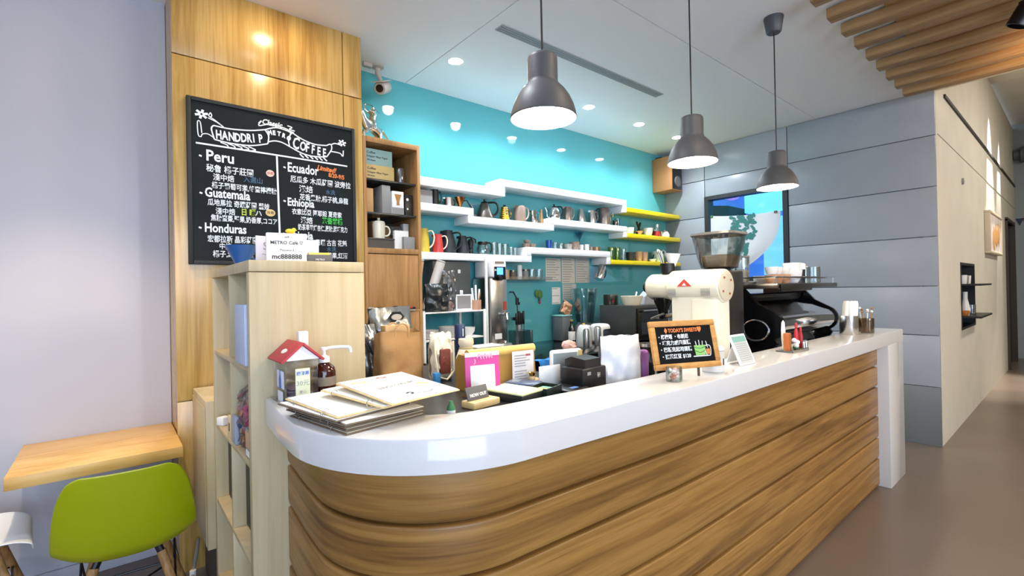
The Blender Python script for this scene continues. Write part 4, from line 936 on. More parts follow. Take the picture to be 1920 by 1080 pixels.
# card on wooden tray
t = thing('wooden_card_holder', 'small pale wooden tray holding a grey notice card', 'card holder', (.895, 1.235, ZD), .13)
obj('tray', B().box(-.057, .057, -.03, .03, 0, .022, .004), W_TRY, t)
Mn = Matrix.Translation((-.01, -.0, .0225)) @ Matrix.Rotation(-.35, 4, 'X')
n_ = obj('notice_card', B().box(-.045, .045, -.002, .002, 0, .042, .001, Mn), M_GREY2, t)
obj('lettering', B().text('NOW OUT', .014, Mn @ F(.002, .010, -.0023), align='CENTER', bold=.0005), M_PAPER, n_)
# pink payment stand
Mq = Matrix.Translation((.975, 1.329, ZD+.004)) @ Matrix.Rotation(-.222, 4, 'Z') @ Matrix.Rotation(-.064, 4, 'X')
t = thing('payment_stand', 'magenta payment stand with white card on the cash desk', 'sign stand', M=Mq)
obj('panel', B().box(-.064, .064, -.002, .002, .002, .150, .001), M_PINK, t)
obj('header', B().box(-.064, .064, -.0032, -.0021, .135, .150), mat('lilac_white', '#ede2ee', .5), t)
obj('card', B().box(-.046, .045, -.0034, -.0022, .006, .105, .0005), M_PAPER, t)
b = B()
for i in range(5): b.box(-.034+.0155*i, -.025+.0155*i, -.0042, -.0035, .012, .021)
obj('icons', b, M_GREY1, t)
b = B()
for i in range(5): b.stroke([(-.02+.012*i, .130), (-.012+.011*i, .143-.004*(i % 2)), (-.004+.010*i, .126)], .0045, Matrix.Translation((0, -.0034, 0)) @ FACE)
b.stroke([(-.030, .128), (-.027, .118), (-.032, .110)], .004, Matrix.Translation((0, -.0034, 0)) @ FACE)
obj('flower_print', b, mat('flower_pink', '#e2a3b8', .6), t)
obj('foot', B().box(-.064, .064, .002, .06, 0, .0022), M_ACRYL, t)
# wooden till stand
Mp = Matrix.Translation((1.135, 1.46, ZD)) @ Matrix.Rotation(-.067, 4, 'Z')
t = thing('till_stand', 'rounded pale wood back of the till stand behind the magenta sign', 'till stand', M=Mp)
obj('body', B().prism([(-.055, 0), (.055, 0), (.055, .10), (.03, .128), (-.045, .128)], -.15, .15, Matrix(((0, 0, 1, 0), (1, 0, 0, 0), (0, 1, 0, 0), (0, 0, 0, 1)))), mat('till_wood', '#a8803e', .4), t)
obj('top_rail', B().tube([(-.152, -.035, .134), (.152, -.035, .134)], .017, 14), mat('till_yellow', '#e0b965', .4), t)
Mpp = Matrix.Translation((1.197, 1.376, 1.0492)) @ Matrix.Rotation(-.09, 4, 'Z')
t = thing('notice_sheet', 'printed notice sheet hung on the till stand back', 'notice', M=Mpp)
obj('sheet', B().box(-.05, .05, -.0012, 0, 0, .119, .0004), mat('grey_sheet', '#d6d2d0', .7), t)
b = B(); random.seed(11)
for i in range(10):
    if i in (5,): continue
    b.box(-.04, -.04+random.uniform(.03, .075), -.0018, -.0013, .10-.0098*i, .104-.0098*i)
obj('printed_lines', b, M_LINK, t); obj('stamp', B().box(.012, .034, -.0019, -.0013, .098, .106), mat('stamp_red', '#a8505a', .7), t)
# tray of cards, terminals, cash tray
t = thing('card_tray', 'pale green edged tray with a white card on the cash desk', 'tray', (1.035, 1.245, ZD), .19)
obj('tray', B().box(-.058, .058, -.085, .085, 0, .026, .004), mat('black_tray', '#26282a', .4), t)
obj('lid_card', B().box(-.06, .06, -.088, .088, .0262, .032, .002), mat('pale_green_card', '#d5d7a0', .5), t)
obj('white_card', B().box(-.05, .05, -.06, .07, .0322, .0332), M_PAPER, t)
b = B()
for i in range(5): b.stroke([(-.03+.01*i, .0), (-.02+.009*i, .02), (-.025+.012*i, .035)], .004, Matrix.Translation((0, 0, .034)))
obj('print', b, mat('print_rose', '#d6a3b6', .7), t)
t = thing('card_terminal', 'blue grey card terminal lying beside the till stand', 'card terminal', (1.150, 1.325, ZD), .5)
obj('case', B().box(-.04, .04, -.065, .065, 0, .03, .008), mat('blue_grey_plastic', '#4a5a78', .4), t); obj('screen', B().box(-.028, .028, .01, .05, .0302, .0312), mat('grey_lcd', '#8a97a6', .2), t)
t = thing('coin_tray', 'dark green black coin tray with coloured notes on the cash desk', 'coin tray', (1.145, 1.205, ZD), .25)
obj('tray', B().box(-.05, .05, -.04, .04, 0, .006, .002).box(-.05, .05, -.04, -.035, .006, .032, .001).box(-.05, .05, .035, .04, .006, .032, .001).box(-.05, -.045, -.035, .035, .006, .032, .001).box(.045, .05, -.035, .035, .006, .032, .001), mat('green_black', '#16241f', .35), t)
for i, c in enumerate(('#b06a5a', '#d0b070', '#6fae9a')): obj('note', B().box(-.036+.025*i, -.014+.025*i, -.03, .03, .008+.001*i, .022, .002), mat('note%d' % i, c, .7), t)
t = thing('cash_mat', 'black flat keypad tray with blue sticker in front of the printer', 'tray', (1.250, 1.190, ZD), .10)
obj('tray', B().box(-.055, .055, -.05, .06, 0, .014, .006), M_BLACK, t); obj('sticker', B().box(-.015, .02, -.03, -.01, .0142, .0150), mat('sticker_blue', '#5d86c8', .5), t)
t = thing('white_price_card', 'white blank card standing behind the black keypad tray', 'card', (1.275, 1.312, ZD), -.12)
obj('card', B().box(-.05, .05, -.002, .002, .0, .075, .001), M_PAPER, t)
t = thing('toy_figure', 'small gold and beige figurine behind the card terminal', 'figurine', (1.222, 1.335, ZD), .3)
obj('body', B().blob(.022, .014, .016, .2, 3, 2, (0, 0, .018)).blob(.012, .011, .012, .1, 2, 3, (-.024, 0, .034)), mat('beige_figure', '#c8a77c', .5), t)
obj('crown', B().lathe([(.010, 0), (.013, .012), (.009, .008), (.005, .014), (0, .008)], seg=8, M=Matrix.Translation((-.024, 0, .044))), M_GOLD, t)
t = thing('receipt_printer', 'black receipt printer on the cash desk by the white pouch', 'printer', (1.355, 1.215, ZD), .05)
obj('case', B().box(-.07, .07, -.055, .05, 0, .075, .006), M_BLACK, t)
obj('cover', B().prism([(-.05, .0755), (.05, .0755), (.05, .10), (.02, .112), (-.045, .105)], -.045, .045, Matrix(((0, 0, 1, 0), (1, 0, 0, 0), (0, 1, 0, 0), (0, 0, 0, 1)))), mat('black_satin', '#1d1d1f', .28), t)
obj('latch', B().box(.012, .03, -.0575, -.0553, .035, .055, .001), M_STEEL, t); obj('badge', B().box(-.045, -.025, -.0565, -.0553, .05, .062), M_GREY1, t)
t = thing('tablet_case', 'grey screen tablet in white and tan case behind the printer', 'tablet', (1.385, 1.33, ZD), -.22)
obj('case', B().box(-.075, .07, -.012, .012, 0, .125, .010), M_WPLA, t); obj('screen', B().box(-.068, .045, -.0135, -.0122, .012, .113, .001), mat('tablet_grey', '#7c878c', .25), t); obj('tan_edge', B().box(.048, .069, -.0138, -.0122, .004, .119, .001), mat('tan_edge', '#b59a5c', .5), t)
t = thing('tape_wheel', 'black round wheel standing behind the tablet', 'wheel', (1.535, 1.36, ZL))
obj('disc', B().lathe([(0, -.018), (.06, -.018), (.07, -.012), (.07, .012), (.06, .018), (0, .018)], seg=32, M=Matrix.Translation((0, 0, .072)) @ Matrix.Rotation(.5, 4, 'Z') @ FACE), M_BLACK, t)
obj('rim', B().tube([(.045*math.cos(k*PI/12), .045*math.sin(k*PI/12), .019) for k in range(24)], .004, 6, True, Matrix.Translation((0, 0, .072)) @ Matrix.Rotation(.5, 4, 'Z') @ FACE), M_STEEL, t)
single('white_pouch', B().pouch(.18, .252, .09, .016, 8, 1, .10), M_WBAG, 'large white coffee pouch standing behind the counter top', 'pouch', loc=(1.575, 1.215, ZL), rz=-.35)
t = thing('purple_bottle', 'purple flat bottle right of the white pouch', 'bottle', (1.70, 1.19, ZL), -.3)
obj('body', B().box(-.022, .022, -.016, .016, 0, .185, .013, seg=3), M_PURP, t); obj('seam', B().box(-.023, -.016, -.0165, .0165, .01, .15, .003), mat('purple_dark', '#7b4a8c', .3), t)
for i, (x, y, h_, l) in enumerate(((1.755, 1.21, .205, 'black tumbler with steel rim beside the purple bottle'), (1.83, 1.175, .185, 'dark tumbler half hidden behind the sweets board'))):
    t = thing('tumbler', l, 'tumbler', (x, y, ZL))
    obj('body', B().lathe([(0, 0), (.026, 0), (.030, .01), (.034, h_-.02), (.034, h_-.015), (0, h_-.015)], seg=28), M_BLKG, t); obj('rim', B().lathe([(.034, h_-.0145), (.037, h_-.012), (.037, h_), (.03, h_), (.03, h_-.0145)], seg=28), M_STEEL, t)
# sweets board
Ms = Matrix.Translation((1.679, .987, 1.179)) @ Matrix.Rotation(-.388, 4, 'Z') @ Matrix.Rotation(-.229, 4, 'X')
t = thing('sweets_board', "small wood framed chalkboard of today's sweets on the counter", 'chalkboard', M=Ms)
a, b2, f = .147, .0915, .022
obj('frame', B().box(-a, a, -.008, .008, b2-f, b2, .003).box(-a, a, -.008, .008, -b2, -b2+f, .003).box(-a, -a+f, -.008, .008, -b2+f, b2-f, .003).box(a-f, a, -.008, .008, -b2+f, b2-f, .003), W_FRM, t)
obj('board', B().box(-a+f, a-f, -.004, .005, -b2+f, b2-f), mat('slate_black', '#0f1112', .8, spec=.15), t)
fw = lambda x, z: Matrix.Translation((x, -.0043, z)) @ FACE
obj('orange_lettering', B().text("♦TODAY'S SWEETS♥", .0205, fw(-.003, b2-f-.022), align='CENTER', bold=.0006, wid=.80), M_CHOR, t)
obj('chalk_lettering', B().text('・檸檬塔 ・布朗尼', .0190, fw(-.120, .024), bold=.0004, wid=.88).text('・巧克力戚風蛋糕', .0190, fw(-.120, .001), bold=.0004, wid=.95).text('・巴斯克起司蛋糕', .0190, fw(-.118, -.024), bold=.0004, wid=.95).text('・抹茶紅豆 $120', .0190, fw(-.115, -.050), bold=.0004, wid=.95), M_CHALK, t)
ck = B(); Mk = fw(.062, -.045)
ck.prism([(-.022, 0), (.022, 0), (.026, .038), (-.026, .038)], 0, .0005, Mk)
cake = obj('cake_drawing', ck, M_LGREEN, t)
obj('cake_lines', B().stroke([(-.022, .018), (0, .010), (.022, .018)], .003, Mk @ Matrix.Translation((0, 0, .0008))).stroke([(-.026, .032), (0, .026), (.026, .032)], .003, Mk @ Matrix.Translation((0, 0, .0008))), M_GREEN, cake)
obj('candles', B().stroke([(-.014, .038), (-.016, .054)], .003, Mk).stroke([(0, .038), (0, .058)], .003, Mk).stroke([(.014, .038), (.016, .054)], .003, Mk).stroke([(-.034, -.003), (.034, -.003)], .004, Mk), M_CHALK, cake)
obj('drink_drawing', B().stroke([(.090, -.046), (.086, -.012), (.110, -.012), (.107, -.046), (.090, -.046)], .003, fw(0, 0)).stroke([(.098, -.018), (.094, .008)], .003, fw(0, 0)), M_CHALK, t)
obj('drink_fill', B().prism([(.092, -.043), (.105, -.043), (.106, -.022), (.090, -.022)], 0, .0005, fw(0, 0)), M_CHOR, t)
obj('prop', B().tube([(.045, .0, -.085), (.03, -.012, -.121)], .005).tube([(-.09, .0, -.085), (-.09, -.012, -.121)], .005).tube([(-.02, .010, .02), (-.02, .058, -.112)], .005), M_DOOR, t)
t = thing('candy_jar', 'small clear jar of orange and white sweets in front of the sweets board', 'jar', (1.565, .965, ZT))
obj('glass', B().lathe([(0, 0), (.027, 0), (.029, .003), (.029, .050), (.027, .052), (.027, .004), (0, .003)], seg=24), M_GLASS, t)
for k, (m, s_) in enumerate(((M_WHITE, 1), (mat('orange_candy', '#df7a3c', .4), 2), (mat('rose_candy', '#dba9a4', .4), 3))):
    b = B(); random.seed(20+k)
    for i in range(6):
        a_ = random.random()*6.3; r_ = random.uniform(0, .016)
        b.blob(.0085, .0085, .007, .15, 2, i, (r_*math.cos(a_), r_*math.sin(a_), .011 + .006*i if k != 1 else .010+.0035*i), sub=2)
    obj('sweets', b, m, t)
t = thing('white_canister', 'white lidded canister right of the sweets board', 'canister', (1.85, .965, ZT))
obj('body', B().lathe([(0, 0), (.040, 0), (.043, .004), (.043, .085), (0, .086)], seg=32), mat('stone_white', '#d9d6cf', .35), t)
obj('lid', B().lathe([(.0435, .0865), (.044, .092), (.036, .101), (0, .104)], seg=32), M_WHITE, t); obj('mark', B().box(-.004, .002, -.0445, -.0430, .03, .055), M_INK, t)
Ml = Matrix.Translation((2.106, .966, 1.120)) @ Matrix.Rotation(-.048, 4, 'Z') @ Matrix.Rotation(-.391, 4, 'X')
t = thing('leaflet_stand', 'white leaflet on a slanted stand at the foot of the coffee grinder', 'leaflet', M=Ml)
obj('panel', B().box(-.066, .066, -.002, .002, -.067, .0695, .001), M_WPLA, t)
obj('sheet', B().box(-.052, .055, -.0032, -.0022, -.06, .060), mat('grey_print_sheet', '#c4c6c2', .6), t); obj('header', B().box(-.052, .055, -.0040, -.0033, .035, .060), mat('teal_header', '#7fb0a4', .6), t)
b = B()
for i in range(9): b.box(-.046, .048, -.0040, -.0033, .024-.009*i, .0255-.009*i)
obj('printed_lines', b, M_LINK, t); obj('strut', B().box(-.05, .05, .0022, .0042, -.06, .03, 0, Matrix.Translation((0, 0, .03)) @ Matrix.Rotation(.75, 4, 'X') @ Matrix.Translation((0, 0, -.03))), M_WPLA, t)
# EK style grinder
t = thing('coffee_grinder', 'large white coffee grinder with red triangle badge behind the sweets board', 'coffee grinder', (2.32, 1.345, ZL))
AX = Matrix.Translation((0, 0, .445)) @ Matrix.Rotation(PI/2, 4, 'X')      # lathe axis turned to -Y
obj('motor_housing', B().lathe([(0, -.075), (.078, -.075), (.084, -.068), (.084, .195), (.082, .205), (.078, .208), (0, .208)], seg=48, M=AX), M_CREAM, t)
obj('end_cap', B().lathe([(0, .2085), (.076, .2085), (.076, .212), (.073, .214), (0, .214)], seg=48, M=AX), mat('cap_cream', '#d8ccb2', .35), t)
bo = B()
for k in range(4):
    a_ = .6+k*PI/2; bo.lathe([(0, .2145), (.0055, .2145), (.0055, .2175), (0, .218)], seg=10, M=AX @ Matrix.Translation((.048*math.cos(a_), .048*math.sin(a_), 0)))
obj('bolts', bo, M_RUST, t)
obj('burr_housing', B().lathe([(.070, -.076), (.070, -.20), (.062, -.215), (.05, -.222), (0, -.222)], seg=48, M=AX), M_CREAM, t)
obj('adjusting_knob', B().lathe([(0, -.2225), (.03, -.2225), (.034, -.23), (.030, -.25), (0, -.252)], seg=24, M=AX), M_BLACK, t)
obj('column', B().prism([(-.062, -.19), (.062, -.19), (.062, .05), (-.062, .05)], .03, .40).box(-.068, .068, -.195, -.06, .03, .38, .01), M_CREAM, t)
obj('base', B().box(-.085, .085, -.205, .17, 0, .03, .010), M_CREAM, t)
obj('chute', B().lathe([(0, 0), (.020, 0), (.028, .05), (.045, .09), (.050, .115), (0, .115)], seg=24, M=Matrix.Translation((0, .145, .27))), M_BLKG, t)
obj('bag_clamp', B().tube([(-.03, .12, .30), (-.03, .20, .27), (.03, .20, .27), (.03, .12, .30)], .006).box(-.02, .02, .06, .12, .28, .30, .002), M_STEEL, t)
obj('grounds_cup', B().lathe([(0, 0), (.035, 0), (.042, .10), (.039, .10), (.033, .004), (0, .004)], seg=24, M=Matrix.Translation((0, .145, .031))), M_STEEL, t)
Mb = Matrix.Translation((-.0846, -.035, .455)) @ SIDE
bd = obj('badge', B().prism([(-.040, -.010), (.040, -.010), (0, .028)], 0, .002, Mb), mat('badge_red', '#cf4a44', .4), t)
obj('badge_mark', B().prism([(-.012, -.006), (.012, -.006), (0, .008)], 0, .001, Mb @ Matrix.Translation((0, 0, .0022))), M_PAPER, bd)
vt = B()
for y in (-.145, .04):
    for k in range(7): vt.box(-.0830, -.0800, y-.024, y+.024, .398+.0065*k, .401+.0065*k)
for k in range(0): pass
obj('vents', vt, M_GREY1, t)
obj('switch_plate', B().box(.0625, .066, -.17, -.06, .22, .34, .002), M_STEEL, t)
t = thing('utensil_cup', 'black cup of spoons and white scoops standing on the coffee grinder', 'utensil cup', (2.32, 1.455, ZL+.5155))
obj('cup', B().lathe([(0, 0), (.034, 0), (.040, .055), (.037, .055), (.031, .004), (0, .004)], seg=24), M_BLACK, t)
obj('scoop', B().lathe([(.018, .03), (.036, .085), (.040, .10), (.036, .10), (.014, .03)], seg=20, M=Matrix.Translation((.012, -.014, .01)) @ Matrix.Rotation(.12, 4, 'X')), M_WHITE, t)
for i, (dx, dy) in enumerate(((-.035, .02), (-.02, .03), (.0, .035), (.02, .03))):
    obj('spoon', B().tube([(dx*.4, dy*.4, .01), (dx*1.3, dy*1.3, .11)], .0035).blob(.009, .005, .014, 0, 1, 0, (dx*1.4, dy*1.4, .122), sub=2), M_BLACK if i % 2 else M_STEEL, t)
# two espresso grinders behind it
t = thing('hopper_grinder', 'espresso grinder with a wide clear bean hopper behind the white grinder', 'coffee grinder', (2.705, 1.36, ZL))
obj('body', B().box(-.085, .085, -.10, .12, 0, .53, .012), M_BLACK, t); obj('base', B().box(-.09, .09, -.12, .13, -.0001, .04, .006), M_STEEL, t)
hp = obj('hopper', B().lathe([(.05, .53), (.085, .548), (.100, .60), (.125, .73), (.122, .73), (.097, .602), (.08, .552), (.048, .534)], seg=32, sq=5), M_GLASS, t)
obj('beans', B().lathe([(0, .535), (.048, .536), (.079, .554), (.096, .602), (.098, .612), (.06, .622), (0, .616)], seg=32, sq=5), M_BEAN, hp)
obj('hopper_lid', B().lathe([(.128, .731), (.131, .735), (.128, .748), (.05, .755), (0, .756)], seg=32, sq=5), mat('lid_grey', '#5d5a58', .4), hp)
# espresso machine
t = thing('espresso_machine', 'black and chrome two group espresso machine at the far end of the counter', 'espresso machine', (3.5, 1.41, ZL))
YZ = Matrix(((0, 0, 1, 0), (1, 0, 0, 0), (0, 1, 0, 0), (0, 0, 0, 1)))      # 2D (y,z) profile pushed along x
nose = [(.20, .06), (-.16, .06), (-.19, .12)] + [(-.19+.0-.075*math.sin(a_), .20-.075*math.cos(a_)) for a_ in [PI*k/10 for k in range(1, 10)]] + [(-.12, .31), (-.02, .385), (.20, .385)]
obj('body', B().prism(nose, -.46, .46, YZ), M_CHROME, t, ang=40)
left = [(.23, .03), (-.20, .03), (-.24, .10)] + [(-.20-.075*math.sin(a_), .20-.085*math.cos(a_)) for a_ in [PI*k/10 for k in range(1, 10)]] + [(-.13, .33), (-.05, .42), (.23, .42)]
obj('side_panel', B().prism(left, -.50, -.461, YZ), M_BLKG, t, ang=40); obj('side_panel', B().prism(left, .461, .485, YZ), M_BLKG, t, ang=40)
obj('side_ring', B().tube([(-.502, -.12+.075*math.cos(k*PI/14), .17+.062*math.sin(k*PI/14)) for k in range(28)], .006, 8, True), M_CHROME, t)
obj('name_badge', B().box(-.503, -.5005, -.02, .05, .19, .205), M_RED, t)
obj('cup_tray', B().box(-.52, .52, -.26, .24, .4205, .452, .008), M_DSTEEL, t); obj('tray_lip', B().box(-.50, -.02, -.275, -.262, .405, .452, .006), M_BLACK, t)
obj('rear_plate', B().box(-.44, .44, -.05, .0, .33, .384, .004), M_BLACK, t)
obj('rail', B().tube([(-.50, .22, .49), (-.50, -.24, .49), (.52, -.24, .49), (.52, .22, .49)], .005).tube([(-.49, -.235, .451), (-.49, -.235, .49)], .004).tube([(.51, -.235, .451), (.51, -.235, .49)], .004), M_CHROME, t)
for sx in (-.4, .4):
    for sy in (-.12, .16): obj('foot', B().lathe([(0, 0), (.028, 0), (.022, .06), (0, .06)], seg=16, M=Matrix.Translation((sx, sy, 0))), M_BLACK, t)
ze = ZL+.4525
t = thing('bean_jar', 'clear jar of pale beans on a steel dish atop the espresso machine', 'jar', (3.075, 1.40, ze))
obj('dish', B().lathe([(0, 0), (.075, 0), (.088, .012), (.084, .012), (.072, .004), (0, .004)], seg=32), M_STEEL, t)
obj('glass', B().lathe([(.034, .0045), (.040, .02), (.044, .165), (.042, .165), (.038, .022), (.032, .006)], seg=28), M_GLASS, t)
obj('beans', B().lathe([(0, .005), (.031, .0065), (.037, .022), (.039, .085), (0, .095)], seg=24), M_BEANL, t); obj('lid', B().lathe([(.045, .166), (.045, .178), (0, .18)], seg=28), mat('lid_grey', '#5d5a58', .4), t)
cl2 = mat('tan_stripe', '#cf9a72', .35)
cs = [(3.12, 1.24, .040, .052, cl2, 'tan cup on the machine nearest the jar of pale beans'), (3.21, 1.25, .042, .055, cl2, 'second tan cup on the espresso machine'), (3.30, 1.24, .042, .055, cl2, 'third tan cup, right beside the white bowl'),
      (3.185, 1.47, .040, .05, M_WHITE, 'white cup behind the first tan cups on the machine'), (3.235, 1.36, .040, .05, M_WHITE, 'white cup behind the third tan cup'), (3.34, 1.37, .04, .05, M_WHITE, 'white cup behind the white bowl on the machine')]
for x, y, r, h_, m, l in cs:
    cup(l, x, ze, r, h_, m, 'coffee_cup', y=y, group='cups on the espresso machine', hd=True, foot=.7)
for x, y, l in ((3.12, 1.24, 'first'), (3.21, 1.25, 'second'), (3.30, 1.24, 'third')):
    cup('white cup stacked upon the %s tan cup' % l, x, ze+.056, .040, .045, M_WHITE, 'coffee_cup', y=y, group='cups on the espresso machine', foot=.7)
cup('large white bowl cup on the espresso machine', 3.42, ze, .062, .085, M_WHITE, 'bowl', y=1.235, cat='bowl', foot=.55)
cup('white bowl upside, stacked in the large bowl', 3.42, ze+.086, .055, .045, M_WHITE, 'bowl', y=1.235, cat='bowl', foot=.8)
t = thing('black_canister', 'black and white canister beside the glasses on the espresso machine', 'canister', (3.545, 1.24, ze)); obj('body', B().lathe([(0, 0), (.040, 0), (.042, .09), (0, .09)], seg=24), mat('navy_black', '#1b222d', .4), t); obj('lid', B().lathe([(.044, .0905), (.044, .125), (.036, .132), (0, .133)], seg=24), M_WHITE, t)
for i, (x, y) in enumerate(((3.645, 1.24), (3.74, 1.21), (3.835, 1.25), (3.72, 1.33))):
    jar('clear glass tumbler on the espresso machine, %s' % ('next to the black canister', 'second from the black canister', 'nearest the far machine end', 'behind the other tumblers')[i], (x, y, ze), .040, .11, M_GLASS, name='tumbler', cat='glass', group='tumblers on the espresso machine')
# small cutlery and sauce tray
tr = thing('sauce_tray', 'grey little tray with small things on the counter before the espresso machine', 'tray', (2.69, .975, ZT), -.05)
obj('plate', B().box(-.09, .085, -.04, .045, 0, .008, .003), M_GREY2, tr); obj('rim', B().box(-.09, .085, -.043, -.0405, 0, .014, .001), M_STEEL, tr)
zt = ZT+.0083
single('wood_block', B().box(-.014, .014, -.014, .014, 0, .088, .002), M_RUST, 'rust brown upright wooden block on the little tray', 'block', loc=(2.618, .972, zt))
t = thing('white_paddle', 'white rounded paddle standing behind the rust block', 'paddle', (2.650, 1.003, zt)); obj('blade', B().lathe([(0, 0), (.012, 0), (.020, .06), (.022, .10), (.016, .14), (0, .152)], seg=20, M=Matrix.Diagonal((1, .35, 1, 1))), M_WHITE, t)
t = thing('flower_pot', 'tiny pot of white blossoms with green leaves on the little tray', 'flower pot', (2.682, .957, zt))
obj('leaves', B().blob(.016, .014, .012, .3, 3, 4, (0, 0, .013)), M_GREEN, t)
for k, (x, y, z_) in enumerate(((-.014, -.008, .024), (.010, -.004, .038), (.018, .006, .022), (-.002, .006, .048))): obj('blossom', B().blob(.0125, .0125, .012, .15, 3, k, (x, y, z_), sub=2), M_WHITE, t)
for i, (x, y, h_, l) in enumerate(((2.733, .972, .135, 'taller red bottle on the little tray'), (2.775, .966, .110, 'shorter red bottle on the little tray'))):
    t = thing('sauce_bottle', l, 'bottle', (x, y, zt)); obj('body', B().lathe([(0, 0), (.0105, 0), (.0105, h_*.6), (.006, h_*.78), (0, h_*.79)], seg=18), M_RED, t); obj('cap', B().lathe([(.0065, h_*.795), (.006, h_*.95), (.003, h_), (0, h_)], seg=14), M_RED, t)
for i, x in enumerate((2.752, 2.783)):
    single('salt_shaker', B().lathe([(0, 0), (.009, 0), (.009, .028), (.006, .036), (0, .037)], seg=14), M_STEEL, ('little steel shaker between the red bottles', 'little steel shaker at the tray end')[i], 'shaker', 'shakers on the little tray', (x, .944, zt))
# napkins and stirrers
t = thing('straw_cup', 'steel cup of paper wrapped straws near the counter end', 'straw cup', (3.80, 1.026, ZT))
obj('cup', B().lathe([(0, 0), (.052, 0), (.054, .004), (.054, .125), (.051, .125), (.050, .005), (0, .005)], seg=32), M_STEEL, t)
for k in range(7):
    a_ = k*2*PI/7; obj('straw_bundle', B().lathe([(0, .012), (.016, .012), (.018, .20), (.013, .222), (0, .225)], seg=12, M=Matrix.Translation((.028*math.cos(a_), .028*math.sin(a_), 0)) @ Matrix.Rotation(.06, 4, 'X')), M_PAPER, t)
t = thing('stirrer_jar', 'smoky glass jar of stirrers at the end of the counter', 'jar', (3.985, .975, ZT))
obj('glass', B().lathe([(0, 0), (.040, 0), (.042, .004), (.042, .10), (.039, .10), (.038, .006), (0, .006)], seg=28, sq=4), glass('smoky_brown', '#dccdb8', .10), t)
random.seed(31)
for k in range(7):
    a_ = k*.9; obj('stirrer', B().tube([(.018*math.cos(a_), .018*math.sin(a_), .008), (.034*math.cos(a_), .034*math.sin(a_), .135+.02*random.random())], .0035, 6).blob(.009, .009, .008, .1, 2, k, (.035*math.cos(a_), .035*math.sin(a_), .145+.012*(k % 3)), sub=2), W_LEG if k % 2 else M_PAPER, t)

# bags on the side worktop
t = thing('paper_bag', 'brown paper carrier bag with twisted handles behind the menus', 'paper bag', (.893, 1.80, ZD), .05)
pb = B()
def bagf(u, v):
    a_ = u*2*PI; k = 1/((abs(math.cos(a_))**8+abs(math.sin(a_))**8)**.125)
    s_ = 1-.06*v
    x, y = .095*k*math.cos(a_)*s_, .055*k*math.sin(a_)*(1-.35*v)
    n_ = noise.noise(Vector((x*16, y*16+3, v*3.2)))*.014
    return Vector((x+n_*.5, y+n_*(1 if 0 < v < 1 else .4), .205*v+(.006*math.sin(a_*2) if v > .95 else 0)))
pb.grid(bagf, 49, 16); bmesh.ops.remove_doubles(pb.bm, verts=pb.bm.verts, dist=.0005)
obj('bag', pb, M_KRAFT, t, ang=60); obj('bottom', B().box(-.088, .088, -.05, .05, .001, .003), M_KRAFT, t)
for y in (-.034, .036): obj('handle', B().tube(smooth([(-.03, y, .18), (-.028, y, .215), (-.012, y*1.1, .235), (.012, y*1.1, .235), (.028, y, .215), (.03, y, .18)]), .003), M_KRAFT2, t)
single('kraft_packet', B().box(-.055, .055, -.02, .02, 0, .045, .002), mat('pale_kraft', '#c19a68', .7), 'small kraft packet standing up out of the brown paper bag', 'packet', loc=(.885, 1.803, ZD+.186), rz=.05)
t = thing('foil_bag', 'big silver foil coffee bag with black badge behind the paper bag', 'foil bag', (.955, 2.0, ZD), .08)
obj('bag', B().pouch(.205, .30, .11, .022, 9, 7, .12), M_FOIL, t)
bdg = obj('badge', B().lathe([(0, 0), (.036, 0), (.036, .003), (0, .003)], seg=6, M=Matrix.Translation((.006, -.046, .255)) @ Matrix.Rotation(-.0, 4, 'X') @ FACE @ Matrix.Diagonal((1.1, .75, 1, 1))), M_BLACK, t)
obj('badge_mark', B().lathe([(0, .0032), (.022, .0032), (.022, .0045), (0, .0045)], seg=20, M=Matrix.Translation((.006, -.046, .255)) @ FACE @ Matrix.Diagonal((1.2, .6, 1, 1))), mat('badge_beige', '#b3a598', .6), bdg)
t = thing('striped_bag', 'black and silver striped bag squeezed beside the bookcase', 'bag', (.805, 1.91, ZD), .1)
obj('bag', B().pouch(.085, .235, .08, .012, 9, 12, .12), M_FOIL, t); obj('strap', B().tube([(-.036, -.012, .225), (-.025, -.046, .17), (.0, -.05, .12), (.03, -.048, .09)], .008, flat=.4), M_BLACK, t)
t = thing('canvas_sack', 'natural canvas sack with a red brown packet in its pocket', 'canvas bag', (1.045, 1.72, ZD), -.1)
obj('sack', B().pouch(.095, .195, .09, .022, 10, 21, .16), M_CANV, t); obj('packet', B().box(-.027, .020, -.056, -.036, .03, .13, .006), mat('red_brown_packet', '#6d2f22', .6, bump=.5, bscale=50), t)
obj('drawstring', B().tube([(-.040, -.03, .17), (-.046, -.05, .10), (-.036, -.055, .02), (0, -.058, .008), (.034, -.055, .04), (.036, -.045, .16)], .0045), M_CANV, t)
t = thing('canvas_bag', 'plain cream canvas bag tied at its neck, right of the canvas sack', 'canvas bag', (1.115, 1.635, ZD), -.2)
obj('bag', B().lathe([(0, 0), (.040, 0), (.046, .02), (.043, .09), (.030, .125), (.024, .132), (.032, .15), (.030, .168), (.012, .160), (0, .155)], seg=28).blob(.01, .012, .012, .3, 3, 1, (.012, .0, .17)), M_CANV, t)
obj('cord', B().tube([(.0265*math.cos(k*PI/8), .0265*math.sin(k*PI/8), .131) for k in range(16)], .0035, 6, True), mat('cord_olive', '#b9ad7c', .8), t)
single('blue_carton', B().box(-.012, .012, -.012, .012, 0, .042, .002), mat('sky_blue', '#3f8fd0', .5), 'tiny bright blue carton beside the brown paper bag', 'carton', loc=(.985, 1.655, ZD))
t = thing('thermos_bottle', 'navy blue slim thermos bottle behind the canvas bags', 'bottle', (1.275, 1.92, ZD))
